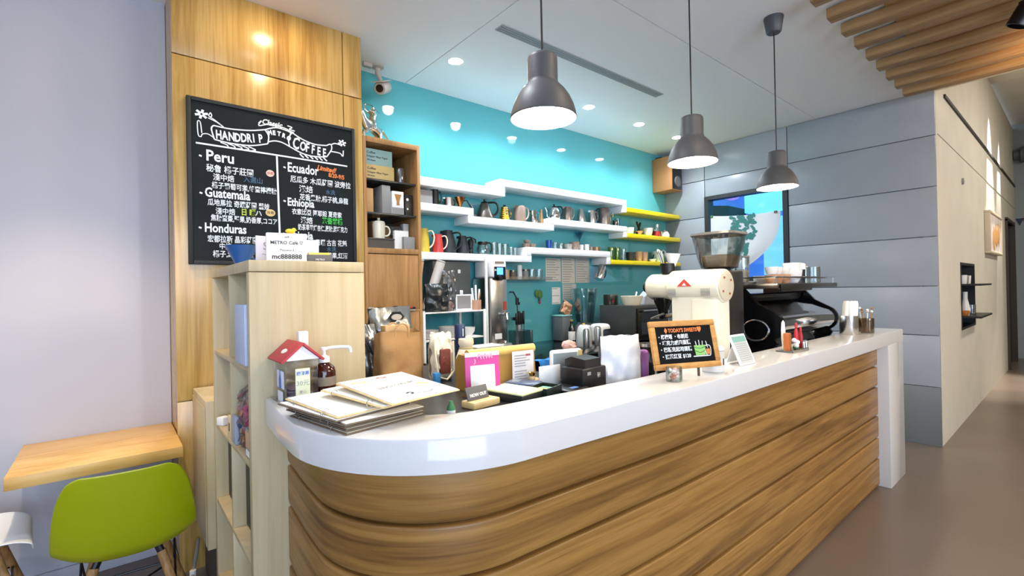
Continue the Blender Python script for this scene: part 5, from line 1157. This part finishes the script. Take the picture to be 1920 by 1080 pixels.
obj('body', B().lathe([(0, 0), (.021, 0), (.023, .004), (.023, .135), (0, .136)], seg=24), M_NAVY, t); obj('cap', B().lathe([(.0255, .1365), (.0255, .20), (.022, .206), (0, .207)], seg=24), mat('navy_cap', '#1c2c50', .4), t); obj('strap', B().box(-.002, .002, -.0275, -.0256, .15, .185), M_PAPER, t)
# ================================================================== BACK COUNTER
ZB = .9003
t = thing('wire_rack', 'white two tier wire rack on the back counter', 'rack', (1.945, 3.15, ZB))
for sx in (-.265, .265):
    for sy in (-.17, .17): obj('post', B().lathe([(0, 0), (.012, 0), (.012, .35), (.008, .356), (0, .357)], seg=12, M=Matrix.Translation((sx, sy, 0))), M_WPLA, t)
obj('shelf', B().box(-.27, .27, -.175, .175, .340, .352, .003), M_WPLA, t); obj('shelf', B().box(-.255, .255, -.165, .165, .140, .152, .003), M_WPLA, t)
ZS1, ZS2 = ZB+.1525, ZB+.3525
for i, (x, n, r) in enumerate(((1.66, 7, .07), (1.815, 9, .078))):
    for k in range(n):
        nm = ('short', 'tall')[i]
        o = single('plate', B().lathe([(0, 0), (r*.6, 0), (r, .012), (r, .015), (r*.6, .004), (0, .004)], seg=28), M_WHITE, 'white plate in the %s plate stack on the wire rack' % nm, 'plate', 'plates in the %s stack on the wire rack' % nm, (x*1.075, 3.09, ZS1+.0082*k)) if k == 0 else dup(o, (x*1.075, 3.09, ZS1+.0082*k), o['label'])
cup('white bowl right of the plate stacks on the rack', 2.115, ZS1, .055, .065, M_WHITE, 'bowl', y=3.07, cat='bowl', foot=.5)
cup('dark cup at the left of the rack below', 1.735, ZS1, .03, .06, M_DINT, 'dark_cup', y=3.24, foot=.7); cup('second dark cup, farther in on the rack', 1.81, ZS1, .03, .07, M_BROWN, 'dark_cup', y=3.25, foot=.7)
t = thing('white_tray', 'pale plastic tub below the wire rack', 'tub', (1.93, 2.60, ZB)); obj('tub', B().box(-.11, .10, -.06, .06, 0, .12, .012), mat('pale_tub', '#bdbbb5', .5), t); obj('rim', B().box(-.115, .105, -.065, .065, .1205, .132, .004), M_WPLA, t)
t = thing('steel_canister', 'ribbed steel canister in front of the water boiler', 'canister', (2.10, 2.60, ZB))
pr = [(0, 0), (.05, 0)]
for k in range(8): pr += [(.052, .01+.014*k), (.056, .017+.014*k)]
obj('body', B().lathe(pr + [(.045, .13), (0, .132)], seg=32), M_STEEL, t); obj('lid_knob', B().lathe([(.012, .1325), (.015, .145), (0, .15)], seg=16), M_STEEL, t)
# on the rack top
for i, (x, y, tl, l) in enumerate(((1.715, 3.20, .10, 'leaning closest to the oak cabinet'), (1.765, 3.10, .30, 'leaning over the black bundle'))):
    Mx = Matrix.Translation((x, y, ZS2+.012)) @ Matrix.Rotation(tl, 4, 'Y') @ Matrix.Rotation(.12, 4, 'X')
    o = thing('paper_cup_sleeve', 'long sleeve of stacked paper cups %s' % l, 'paper cups', group='paper cup sleeves on the wire rack', M=Mx)
    obj('sleeve', B().lathe([(.026, 0), (.034, .01), (.034, .365), (.026, .37)], seg=24), M_TAN if i == 0 else mat('sleeve_white', '#d8d2cb', .5), o); obj('end_cup', B().lathe([(0, .372), (.034, .371), (.036, .377), (.032, .379), (0, .374)], seg=24), M_WHITE, o)
t = thing('black_bundle', 'black plastic bundle in a clear bag on the wire rack', 'bundle', (1.80, 3.00, ZS2))
obj('contents', B().pouch(.19, .20, .07, .02, 7, 14, .15), mat('black_film', '#232526', .25, bump=.5, bscale=14), t)
t = thing('clear_bag', 'clear plastic bag with pink bottom on the wire rack', 'plastic bag', (1.915, 3.02, ZS2)); obj('film', B().pouch(.10, .30, .08, .03, 9, 16, .12), glass('plastic_film', '#e6eaec', .22, .15), t); obj('contents', B().blob(.04, .03, .035, .3, 2, 6, (0, 0, .036)), M_LPINK, t)
t = thing('framed_picture', 'white framed grey picture on the wire rack', 'picture frame', (2.045, 3.02, ZS2), -.1)
obj('frame', B().box(-.07, .07, -.008, .008, 0, .012, .002).box(-.07, .07, -.008, .008, .108, .12, .002).box(-.07, -.058, -.008, .008, .012, .108, .002).box(.058, .07, -.008, .008, .012, .108, .002), M_WPLA, t); obj('picture', B().box(-.058, .058, -.003, .004, .012, .108), M_GREY1, t); obj('stand', B().box(.03, .075, .009, .06, 0, .10, .002), M_WPLA, t)
t = thing('tool_cup', 'tan cup of white brushes and tongs on the wire rack', 'utensil cup', (2.155, 3.01, ZS2))
obj('cup', B().lathe([(0, 0), (.036, 0), (.038, .075), (.035, .075), (.033, .004), (0, .004)], seg=24), mat('salmon_cup', '#c99a7f', .5), t)
for k, (dx, h_) in enumerate(((-.02, .17), (.0, .19), (.018, .16), (.01, .14))): obj('tool', B().box(dx-.007, dx+.007, -.004, .004, .01, h_, .002, Matrix.Rotation(-.12+.1*k, 4, 'Y')), M_PAPER if k < 3 else mat('orange_tool', '#d89a4a', .5), t)
t = thing('filter_cabinet', 'dark grey box fixed on the wall beside the water boiler', 'wall box', (2.12, 3.298, 1.27))
obj('case', B().box(-.22, .13, -.08, .078, 0, .365, .006), mat('dark_grey_case', '#4a4f4f', .45), t); obj('knob', B().box(.02, .05, -.09, -.081, .10, .135, .006), M_WPLA, t); obj('knob', B().box(.005, .03, -.09, -.081, .27, .30, .006), M_WPLA, t)
# boiler
t = thing('water_boiler', 'tall stainless water boiler tower with blue lit display', 'water boiler', (2.435, 3.20, ZB))
obj('tower', B().box(-.085, .085, -.12, .13, 0, .60, .008), M_STEEL, t)
hd = obj('head', B().box(-.075, .075, -.135, .12, .6005, .745, .02, seg=3), M_WPLA, t)
obj('display_panel', B().box(-.058, .058, -.1385, -.1355, .585, .69, .004), M_BLKG, hd); obj('display', B().box(-.032, .030, -.1405, -.1390, .625, .682, .002), M_SCREEN, hd); obj('vent', B().box(-.05, .045, -.1372, -.1353, .715, .735, .001), mat('vent_tan', '#8d7f6c', .5), hd)
obj('knob', B().lathe([(0, 0), (.020, 0), (.018, .012), (0, .013)], seg=20, M=Matrix.Translation((0, -.1385, .60)) @ FACE), M_BLACK, hd)
obj('warning_tag', B().box(.045, .075, -.123, -.1205, .335, .405), mat('tag_red', '#a8342e', .5), t); obj('label', B().box(-.05, .02, -.123, -.1205, .10, .145), M_PAPER, t)
tp = obj('tap', B().tube([(.04, -.12, .30), (.04, -.165, .30), (.04, -.17, .26)], .010).box(.02, .075, -.16, -.14, .305, .315, .003), M_CHROME, t)
obj('pipe', B().tube([(-.105, -.09, 0), (-.105, -.09, .76)], .013), M_WPLA, t)
# knives
t = thing('utensil_stand', 'clear stand holding knives and whisks beside the boiler', 'utensil stand', (2.64, 3.06, ZB))
obj('stand', B().box(-.08, -.077, -.07, .07, 0, .16).box(.077, .08, -.07, .07, 0, .16).box(-.077, .077, -.07, -.067, 0, .16).box(-.077, .077, .067, .07, 0, .16).box(-.08, .08, -.07, .07, -.0001, .004), M_GLASS, t)
kn = ['leftmost of the knives in the clear stand', 'second knife in the clear stand', 'third knife in the clear stand', 'knife nearest the wall corner in the clear stand']
for i, l in enumerate(kn):
    t = thing('kitchen_knife', 'black handled '+l, 'knife', (2.585+.036*i, 3.04+.012*i, ZB+.005), .2*i, 'knives in the clear stand')
    obj('blade', B().prism([(-.016, 0), (.016, .02), (.016, .20), (-.012, .20)], -.001, .001, FACE), M_STEEL, t); obj('handle', B().box(-.012, .012, -.008, .008, .2005, .30+.015*(i % 2), .005), M_BLACK, t)
t = thing('ladle', 'steel whisk and ladle hanging behind the knives', 'ladle', (2.76, 3.27, 1.12)); obj('bowl', B().lathe([(0, 0), (.03, .01), (.038, .035), (.034, .035), (0, .006)], seg=20), M_CHROME, t); obj('handle', B().tube([(.036, 0, .03), (.036, .01, .20), (.03, .05, .26), (.03, .10, .26)], .006), M_BLACK, t)
for i in range(3):
    t = thing('wall_hook', 'small black hook on the turquoise wall, %s the ladle' % ('far left of', 'just left of', 'right of')[i], 'hook', ((2.66, 2.71, 2.88)[i], 3.37, 1.28+.0*i), 0, 'hooks on the turquoise wall'); obj('plate', B().box(-.018, .018, 0, .008, -.02, .045, .003), M_BLACK, t); obj('peg', B().tube([(0, 0, -.01), (0, -.025, -.015), (0, -.03, .005)], .005), M_BLACK, t)
# clear wall rail with little bottles
t = thing('clear_wall_rail', 'clear acrylic rail shelf on the turquoise wall right of the boiler', 'rail shelf', (2.93, 3.32, 1.487)); obj('board', B().box(-.28, .30, -.06, .058, 0, .006, .001), M_ACRYL, t); obj('lip', B().box(-.28, .30, -.06, -.057, .0062, .03), M_ACRYL, t)
for i, (x, r, h_, m, l) in enumerate(((2.70, .030, .085, M_TAN, 'tan jar at the left of the clear rail'), (2.78, .028, .065, M_BROWN, 'dark brown jar second on the clear rail'), (2.86, .024, .13, M_WPLA, 'white upright bottle on the clear rail'), (2.93, .030, .075, M_GREY1, 'grey jar right of the white bottle'), (3.01, .034, .095, M_GLASS, 'clear jar near the end of the clear rail'), (3.10, .034, .095, M_GLASS, 'clear jar at the right end of the clear rail'))):
    jar(l, (x, 3.31, 1.4935), r, h_, m, name='rail_jar', lid=M_DSTEEL if i in (1, 3) else None, group='jars on the clear rail')
# papers
def sheet(label, x0, x1, z0, z1, lines=9, tone=M_SHEET, y=3.3785, n=0):
    t = thing('wall_note', label, 'note', ((x0+x1)/2, y, z0), 0, 'notes taped to the turquoise wall')
    w_ = (x1-x0)/2; obj('sheet', B().box(-w_, w_, -.0015, 0, 0, z1-z0), tone, t)
    b = B(); random.seed(int(x0*100)+n)
    for i in range(lines):
        zz = (z1-z0)*(.93-.86*i/max(1, lines-1)); b.box(-w_*.85, -w_*.85+2*w_*random.uniform(.5, .85), -.0024, -.0016, zz-.003, zz+.003)
    if lines: obj('handwriting', b, M_LINK, t)
M_SH2 = mat('cream_note', '#d9d4c6', .8)
sheet('first cream note sheet below the lowest white shelf', 3.255, 3.465, 1.475, 1.705, 9, M_SH2)
sheet('second cream note sheet, in the middle of the three', 3.478, 3.672, 1.455, 1.712, 10, M_SH2)
sheet('third cream note sheet, closest to the yellow shelf', 3.682, 3.895, 1.46, 1.716, 10, mat('grey_note', '#cfcdc4', .8))
sheet('grey ruled sheet hanging under the middle note', 3.482, 3.685, 1.285, 1.448, 7, mat('ruled_note', '#c9cbc8', .8), n=1)
sheet('small white note hanging lowest on the turquoise wall', 3.335, 3.452, 1.25, 1.415, 3, M_PAPER, n=2)
t = thing('leaf_ornament', 'small green leaf ornament with red tip stuck on the turquoise wall', 'ornament', (3.15, 3.372, 1.26))
obj('leaves', B().blob(.028, .010, .04, .4, 3, 2, (.012, -.008, .09)).blob(.022, .010, .035, .4, 3, 5, (-.03, -.008, .10)), mat('ornament_green', '#4f7a35', .5), t); obj('stem', B().tube([(.0, -.006, .07), (.006, -.006, .03)], .009), M_DINT, t); obj('tip', B().blob(.010, .007, .018, .1, 2, 1, (.008, -.006, .016)), M_RED, t)
Mj = Matrix.Translation((3.93, 3.25, 1.57)) @ Matrix.Rotation(.42, 4, 'Y')
t = thing('hanging_pitcher', 'steel milk pitcher hanging from the end of the lowest white shelf', 'pitcher', M=Mj)
obj('body', B().lathe([(0, -.085), (.045, -.085), (.048, -.075), (.042, .06), (.038, .072), (.034, .072), (.04, -.06), (0, -.06)], seg=24), M_CHROME, t); obj('handle', B().tube(handle_pts(.042, -.05, .05, .04), .006), M_BLACK, t); obj('hook', B().tube([(.0, 0, .072), (0, 0, .085)], .004), M_BLACK, t)
# blender etc
t = thing('blender_jug', 'large clear plastic jug on a grey base against the turquoise wall', 'blender', (3.56, 3.16, ZB))
obj('base', B().lathe([(0, 0), (.09, 0), (.095, .02), (.07, .14), (.06, .15), (0, .15)], seg=28, sq=5), M_GREY2, t); obj('jug', B().lathe([(.058, .151), (.075, .17), (.105, .50), (.101, .50), (.071, .172), (.05, .155)], seg=28, sq=5), glass('jug_clear', '#eef8f9', .05), t); obj('handle', B().tube(handle_pts(.095, .22, .44, .05), .010), M_GLASS, t)
t = thing('black_oven', 'black countertop oven on the back counter', 'oven', (3.90, 2.80, ZB))
obj('case', B().box(-.28, .28, -.19, .22, .015, .335, .006), mat('oven_black', '#3a3d3c', .35), t)
dr_ = obj('door', B().box(-.265, .20, -.205, -.191, .03, .31, .005), M_BLKG, t); obj('window', B().box(-.21, .15, -.2065, -.2055, .07, .25), mat('oven_glass', '#1b1f22', .05), dr_)
obj('handle', B().tube([(-.22, -.235, .285), (.17, -.235, .285)], .009).box(-.20, -.19, -.235, -.205, .28, .29).box(.14, .15, -.235, -.205, .28, .29), M_STEEL, dr_)
for k in range(3): obj('knob', B().lathe([(0, 0), (.018, 0), (.016, .014), (0, .015)], seg=18, M=Matrix.Translation((.24, -.1905, .26-.08*k)) @ FACE), M_STEEL, t)
for sx in (-.24, .24):
    for sy in (-.15, .18): obj('foot', B().lathe([(0, 0), (.015, 0), (.015, .015), (0, .015)], seg=12, M=Matrix.Translation((sx, sy, 0))), M_BLACK, t)
zo = ZB+.3355
t = thing('cream_bowl', 'cream bowl with a white spoon on the black oven', 'bowl', (3.75, 2.74, zo)); obj('bowl', B().lathe([(0, 0), (.075, 0), (.085, .02), (.105, .085), (.100, .085), (.08, .024), (0, .02)], seg=32), M_CREAM, t); obj('spoon', B().tube([(.05, 0, .03), (.11, .02, .12)], .008), M_WHITE, t)
t = thing('steel_pot', 'grey steel pot with red mark at the left corner of the black oven', 'pot', (3.70, 2.945, zo)); obj('pot', B().lathe([(0, 0), (.065, 0), (.07, .01), (.07, .10), (.066, .10), (.064, .012), (0, .01)], seg=28), M_DSTEEL, t); obj('handle', B().tube([(.068, 0, .085), (.10, 0, .09), (.10, 0, .03)], .007), M_BLACK, t); obj('mark', B().box(-.05, -.03, -.071, -.060, .03, .045), M_RED, t)
single('grey_folded_box', B().prism([(-.10, 0), (.10, 0), (.085, .085), (.0, .125), (-.085, .07)], -.04, .04, FACE), mat('pale_grey_box', '#aeb3b8', .6), 'pale grey folded box on the right of the black oven', 'box', loc=(4.05, 2.78, zo))
t = thing('white_kettle', 'white plastic kettle on the back counter', 'kettle', (3.13, 2.79, ZB)); obj('body', B().lathe([(0, 0), (.066, 0), (.07, .01), (.062, .12), (.048, .17), (.03, .185), (0, .188)], seg=28), mat('kettle_white', '#d6dad8', .35), t); obj('handle', B().tube(handle_pts(.058, .04, .17, .04), .010), M_WPLA, t); obj('lid', B().lathe([(.01, .189), (.014, .198), (0, .20)], seg=12), M_YELP, t)
t = thing('dark_bottle', 'dark bottle with white label left of the white kettle', 'bottle', (3.235, 3.03, ZB)); obj('glass', B().lathe([(0, 0), (.032, 0), (.032, .13), (.014, .17), (.014, .20), (0, .20)], seg=24), M_BLKG, t); obj('label', B().lathe([(.0325, .03), (.0325, .11)], seg=24), M_PAPER, t); obj('cap', B().lathe([(.0155, .2005), (.0155, .215), (0, .216)], seg=16), mat('olive_cap', '#8f8a3a', .5), t)
t = thing('grey_caddy', 'dark grey caddy against the turquoise wall', 'caddy', (3.36, 3.27, ZB)); obj('case', B().box(-.065, .065, -.07, .07, 0, .235, .008), mat('caddy_grey', '#5d6266', .5), t); obj('rim', B().box(-.068, .068, -.073, .073, .2355, .248, .004), mat('caddy_teal', '#8fc5c4', .4), t)
single('bread_bag', B().pouch(.12, .13, .06, .02, 8, 9, .15), mat('bread_tan', '#b98a68', .6, bump=.4, bscale=20), 'tan bread bag lying on top of the dark grey caddy', 'bread bag', M=Matrix.Translation((3.36, 3.24, ZB+.252)) @ Matrix.Rotation(.5, 4, 'Y'))
single('white_tub', B().lathe([(0, 0), (.028, 0), (.032, .07), (.028, .075), (0, .076)], seg=20), M_WPLA, 'small white tub behind the bread bag', 'tub', loc=(3.46, 3.30, ZB))
kettle('milk_jug', 'slim silver milk jug in front of the white kettle', 3.02, ZB, .027, .165, M_STEEL, M_STEEL, 1.3, 'cyl', cat='jug', y=2.665)
kettle('steel_jug', 'second silver jug, between the milk jug and the white appliance', 3.23, ZB, .030, .17, M_STEEL, M_STEEL, 1.3, 'cyl', cat='jug', y=2.72)
t = thing('white_appliance', 'rounded white appliance with dark window left of the black oven', 'appliance', (3.43, 2.86, ZB)); obj('case', B().box(-.07, .075, -.075, .075, 0, .175, .035, seg=4), M_WPLA, t); obj('window', B().box(-.045, .05, -.0785, -.0755, .035, .13, .015), mat('window_dark', '#39434e', .1), t)
single('pink_cloth', B().blob(.06, .05, .048, .35, 2.5, 3, (0, 0, .045)), M_LPINK, 'crumpled pink cloth on the edge of the back counter', 'cloth', loc=(2.765, 2.62, ZB))
bcl = B()
def blc(u, v):
    s_ = v*.24
    y, z = (.02-s_, .0) if s_ < .05 else (-.03-.004*math.sin(u*9), -(s_-.05))
    return Vector(((u-.5)*.17*(1-.45*v) + .03*v, y-.003*math.sin(u*12+v*4), z+.004+.004*math.sin(u*7)))
bcl.grid(blc, 20, 16); o = single('blue_cloth', bcl, M_BLUEC, 'bright blue cloth hanging over the back counter edge', 'cloth', loc=(2.32, 2.452, ZB+.001))
sol = o.modifiers.new('thick', 'SOLIDIFY'); sol.thickness = .003; sol.offset = 1

# ================================================================== CORRIDOR
t = thing('wall_niche', 'black framed niche with two shelves in the cream corridor wall', 'niche', (6.925, .8, .91))
obj('lining', B().box(-.455, -.43, -.006, .097, 0, .675).box(.43, .455, -.006, .097, 0, .675).box(-.43, .43, -.006, .097, .65, .675).box(-.43, .43, -.006, .097, 0, .025).box(-.43, .43, .085, .097, .025, .65), mat('niche_black', '#24272a', .5), t)
for z in (.12, .44): obj('shelf', B().box(-.428, .428, -.14, .084, z, z+.018), M_BLACK, t)
for i, (x, m, h_, l) in enumerate(((6.60, M_WHITE, .09, 'white cup on the upper niche shelf, left'), (6.72, M_GREY1, .08, 'grey cup on the upper niche shelf'), (6.86, M_WHITE, .085, 'white cup on the upper niche shelf, middle'))): cup(l, x, 1.3685, .035, h_, m, 'niche_cup', y=.80, foot=.8)
t = thing('white_vase', 'slim white vase on the lower niche shelf', 'vase', (6.72, .80, 1.0485)); obj('body', B().lathe([(0, 0), (.03, 0), (.04, .06), (.02, .17), (.022, .24), (.018, .24), (0, .2)], seg=20), M_WHITE, t)
cup('orange bowl on the lower niche shelf', 6.62, 1.0485, .05, .05, mat('orange_glaze', '#c87a3a', .4), 'bowl', y=.80, cat='bowl'); jar('clear glass on the lower niche shelf', (6.95, .78, 1.0485), .035, .10, M_GLASS, name='niche_glass', cat='glass')
t = thing('wall_painting', 'pale framed painting with warm orange tones under the wall spots', 'painting', (8.95, .798, 1.74))
obj('frame', B().box(-.65, .65, -.055, 0, 0, .03, .003).box(-.65, .65, -.055, 0, .50, .53, .003).box(-.65, -.62, -.055, 0, .03, .50, .003).box(.62, .65, -.055, 0, .03, .50, .003), mat('pale_frame', '#cdbda8', .5), t)
obj('canvas', B().box(-.62, .62, -.045, -.005, .03, .50), mat('painting_pale', '#e4d8d2', .7, vary=.18, vscale=4), t)
b = B()
for i in range(3): b.blob(.14, .003, .14, .4, 2, i, (-.2+.24*i, -.046, .20+.04*i))
obj('paint_patch', b, mat('painting_orange', '#d9a060', .7), t)
t = thing('wall_sensor', 'small grey round fitting high on the cream corridor wall', 'sensor', (6.70, .799, 2.42)); obj('body', B().lathe([(0, 0), (.035, 0), (.03, .015), (0, .017)], seg=20, M=FACE), M_GREY1, t)
t = thing('ceiling_pipe', 'grey pipe across the far end of the corridor', 'pipe', (12.30, -.4, 3.60)); obj('pipe', B().tube([(0, -1.6, 0), (0, 1.19, 0)], .09, 14), mat('pipe_grey', '#5a6064', .5), t); obj('flange', B().lathe([(0, 0), (.14, 0), (.14, .04), (0, .04)], seg=20, M=Matrix.Translation((0, 1.10, 0)) @ FACE), mat('pipe_grey', '#5a6064', .5), t)
for i, (y, m) in enumerate(((.74, M_NAVY), (.66, M_RED))): single('pennant', B().prism([(-.05, .06), (.05, .06), (0, -.07)], 0, .004, SIDE), m, ('navy pennant on the far corridor wall', 'red pennant on the far corridor wall')[i], 'pennant', None, (12.394, y, 2.43))

# ================================================================== SEATING CORNER
t = thing('wall_table', 'maple wall table fixed to the side of the wooden column', 'table', (-.04, 2.98, .654))
obj('tabletop', B().box(-.29, .288, -.275, .288, 0, .05, .002), W_TAB, t)
obj('bracket', B().box(-.20, -.16, -.15, .288, -.03, -.0005, .002).box(.16, .20, -.15, .288, -.03, -.0005, .002), M_STEEL, t)
def shell_chair(label, m, loc, rz):
    t = thing('shell_chair', label, 'chair', loc, rz, 'plastic shell chairs at the wall table')
    # centre line from the seat's front lip to the top of the back, half widths, side lift
    cl = [(.205, .405), (.195, .432), (.14, .440), (.05, .428), (-.05, .420), (-.125, .432), (-.175, .475), (-.205, .55), (-.225, .63), (-.24, .70), (-.252, .765), (-.256, .785)]
    hw = [.160, .185, .200, .208, .212, .216, .216, .212, .202, .188, .162, .125]
    lift = [.0, .012, .03, .045, .058, .065, .068, .062, .05, .036, .02, .012]
    def samp(a, v):
        f = v*(len(a)-1); i = min(int(f), len(a)-2); k = f-i
        if isinstance(a[0], tuple): return tuple(a[i][j]*(1-k)+a[i+1][j]*k for j in (0, 1))
        return a[i]*(1-k)+a[i+1]*k
    def f(u, v):
        s_ = 2*u-1; y, z = samp(cl, v); w_ = samp(hw, v); l = samp(lift, v)
        y2, z2 = samp(cl, min(1, v+.03)); y1, z1 = samp(cl, max(0, v-.03))
        ty, tz = y2-y1, z2-z1; n = math.hypot(ty, tz) or 1; ny, nz_ = tz/n, -ty/n      # towards the sitter
        k = abs(s_)**2.6*l
        return Vector((s_*w_, y+ny*k, z+nz_*k))
    b = B().grid(f, 17, 25)
    sh = obj('seat_shell', b, m, t, ang=80)
    so = sh.modifiers.new('thick', 'SOLIDIFY'); so.thickness = .006; so.offset = 0
    sb = sh.modifiers.new('round', 'SUBSURF'); sb.levels = 1; sb.render_levels = 2
    tops = [(sx*.10, sy, .405) for sx in (-1, 1) for sy in (.10, -.09)]; feet = [(sx*.215, sy*2.15, 0) for sx in (-1, 1) for sy in (.10, -.095)]
    for a_, b_ in zip(tops, feet):
        lg = obj('leg', B().tube([b_, tuple(.35*x+.65*y for x, y in zip(a_, b_)), a_], [.0105, .014, .0165], 14), W_LEG, t)
        mid = tuple(.72*x+.28*y for x, y in zip(a_, b_)); obj('bracket', B().tube([tuple(.97*x+.03*y for x, y in zip(a_, b_)), (a_[0]*.9, a_[1]*.9, .424)], .013, 10), M_BLACK, lg)
    w_ = B()
    P = [tuple(.62*x+.38*y for x, y in zip(a_, b_)) for a_, b_ in zip(tops, feet)]
    for i, j in ((0, 3), (1, 2), (0, 2), (1, 3)): w_.tube([P[i], P[j]], .0042, 8)
    for i, j in ((0, 1), (2, 3)): w_.tube([P[i], ((P[i][0]+P[j][0])/2, 0, .40), P[j]], .0042, 8)
    obj('wire_strut', w_, M_BLACK, t); return t
shell_chair('lime green shell chair with wooden legs pushed up to the wall table', M_LIME, (.045, 2.44, 0), -.06)
shell_chair('white shell chair at the left end of the wall table', M_WCH, (-.47, 2.84, 0), -PI/2+.10)
t = thing('low_cabinet', 'low pale cabinet between the birch bookcase and the wooden column', 'cabinet', (.455, 2.715, 0))
obj('body', B().box(-.14, .14, -.205, .215, .27, .93, .003), BIRCH, t); obj('plinth', B().box(-.10, .13, -.20, .21, 0, .269), M_DINT, t); obj('door', B().box(-.144, -.1405, -.195, .205, .285, .90, .001), BIRCH, t)
t = thing('power_cable', 'grey power cable with a white clip rising beside the low cabinet', 'cable', (.27, 2.80, 0)); obj('cable', B().tube([(-.03, -.18, .008), (-.005, -.10, .03), (.03, .02, .10), (.05, .09, .155), (.055, .12, .16)], .008), M_GREY1, t); obj('clip', B().lathe([(0, -.012), (.014, -.012), (.014, .012), (0, .012)], seg=14, M=Matrix.Translation((.015, -.03, .072))), M_WPLA, t)
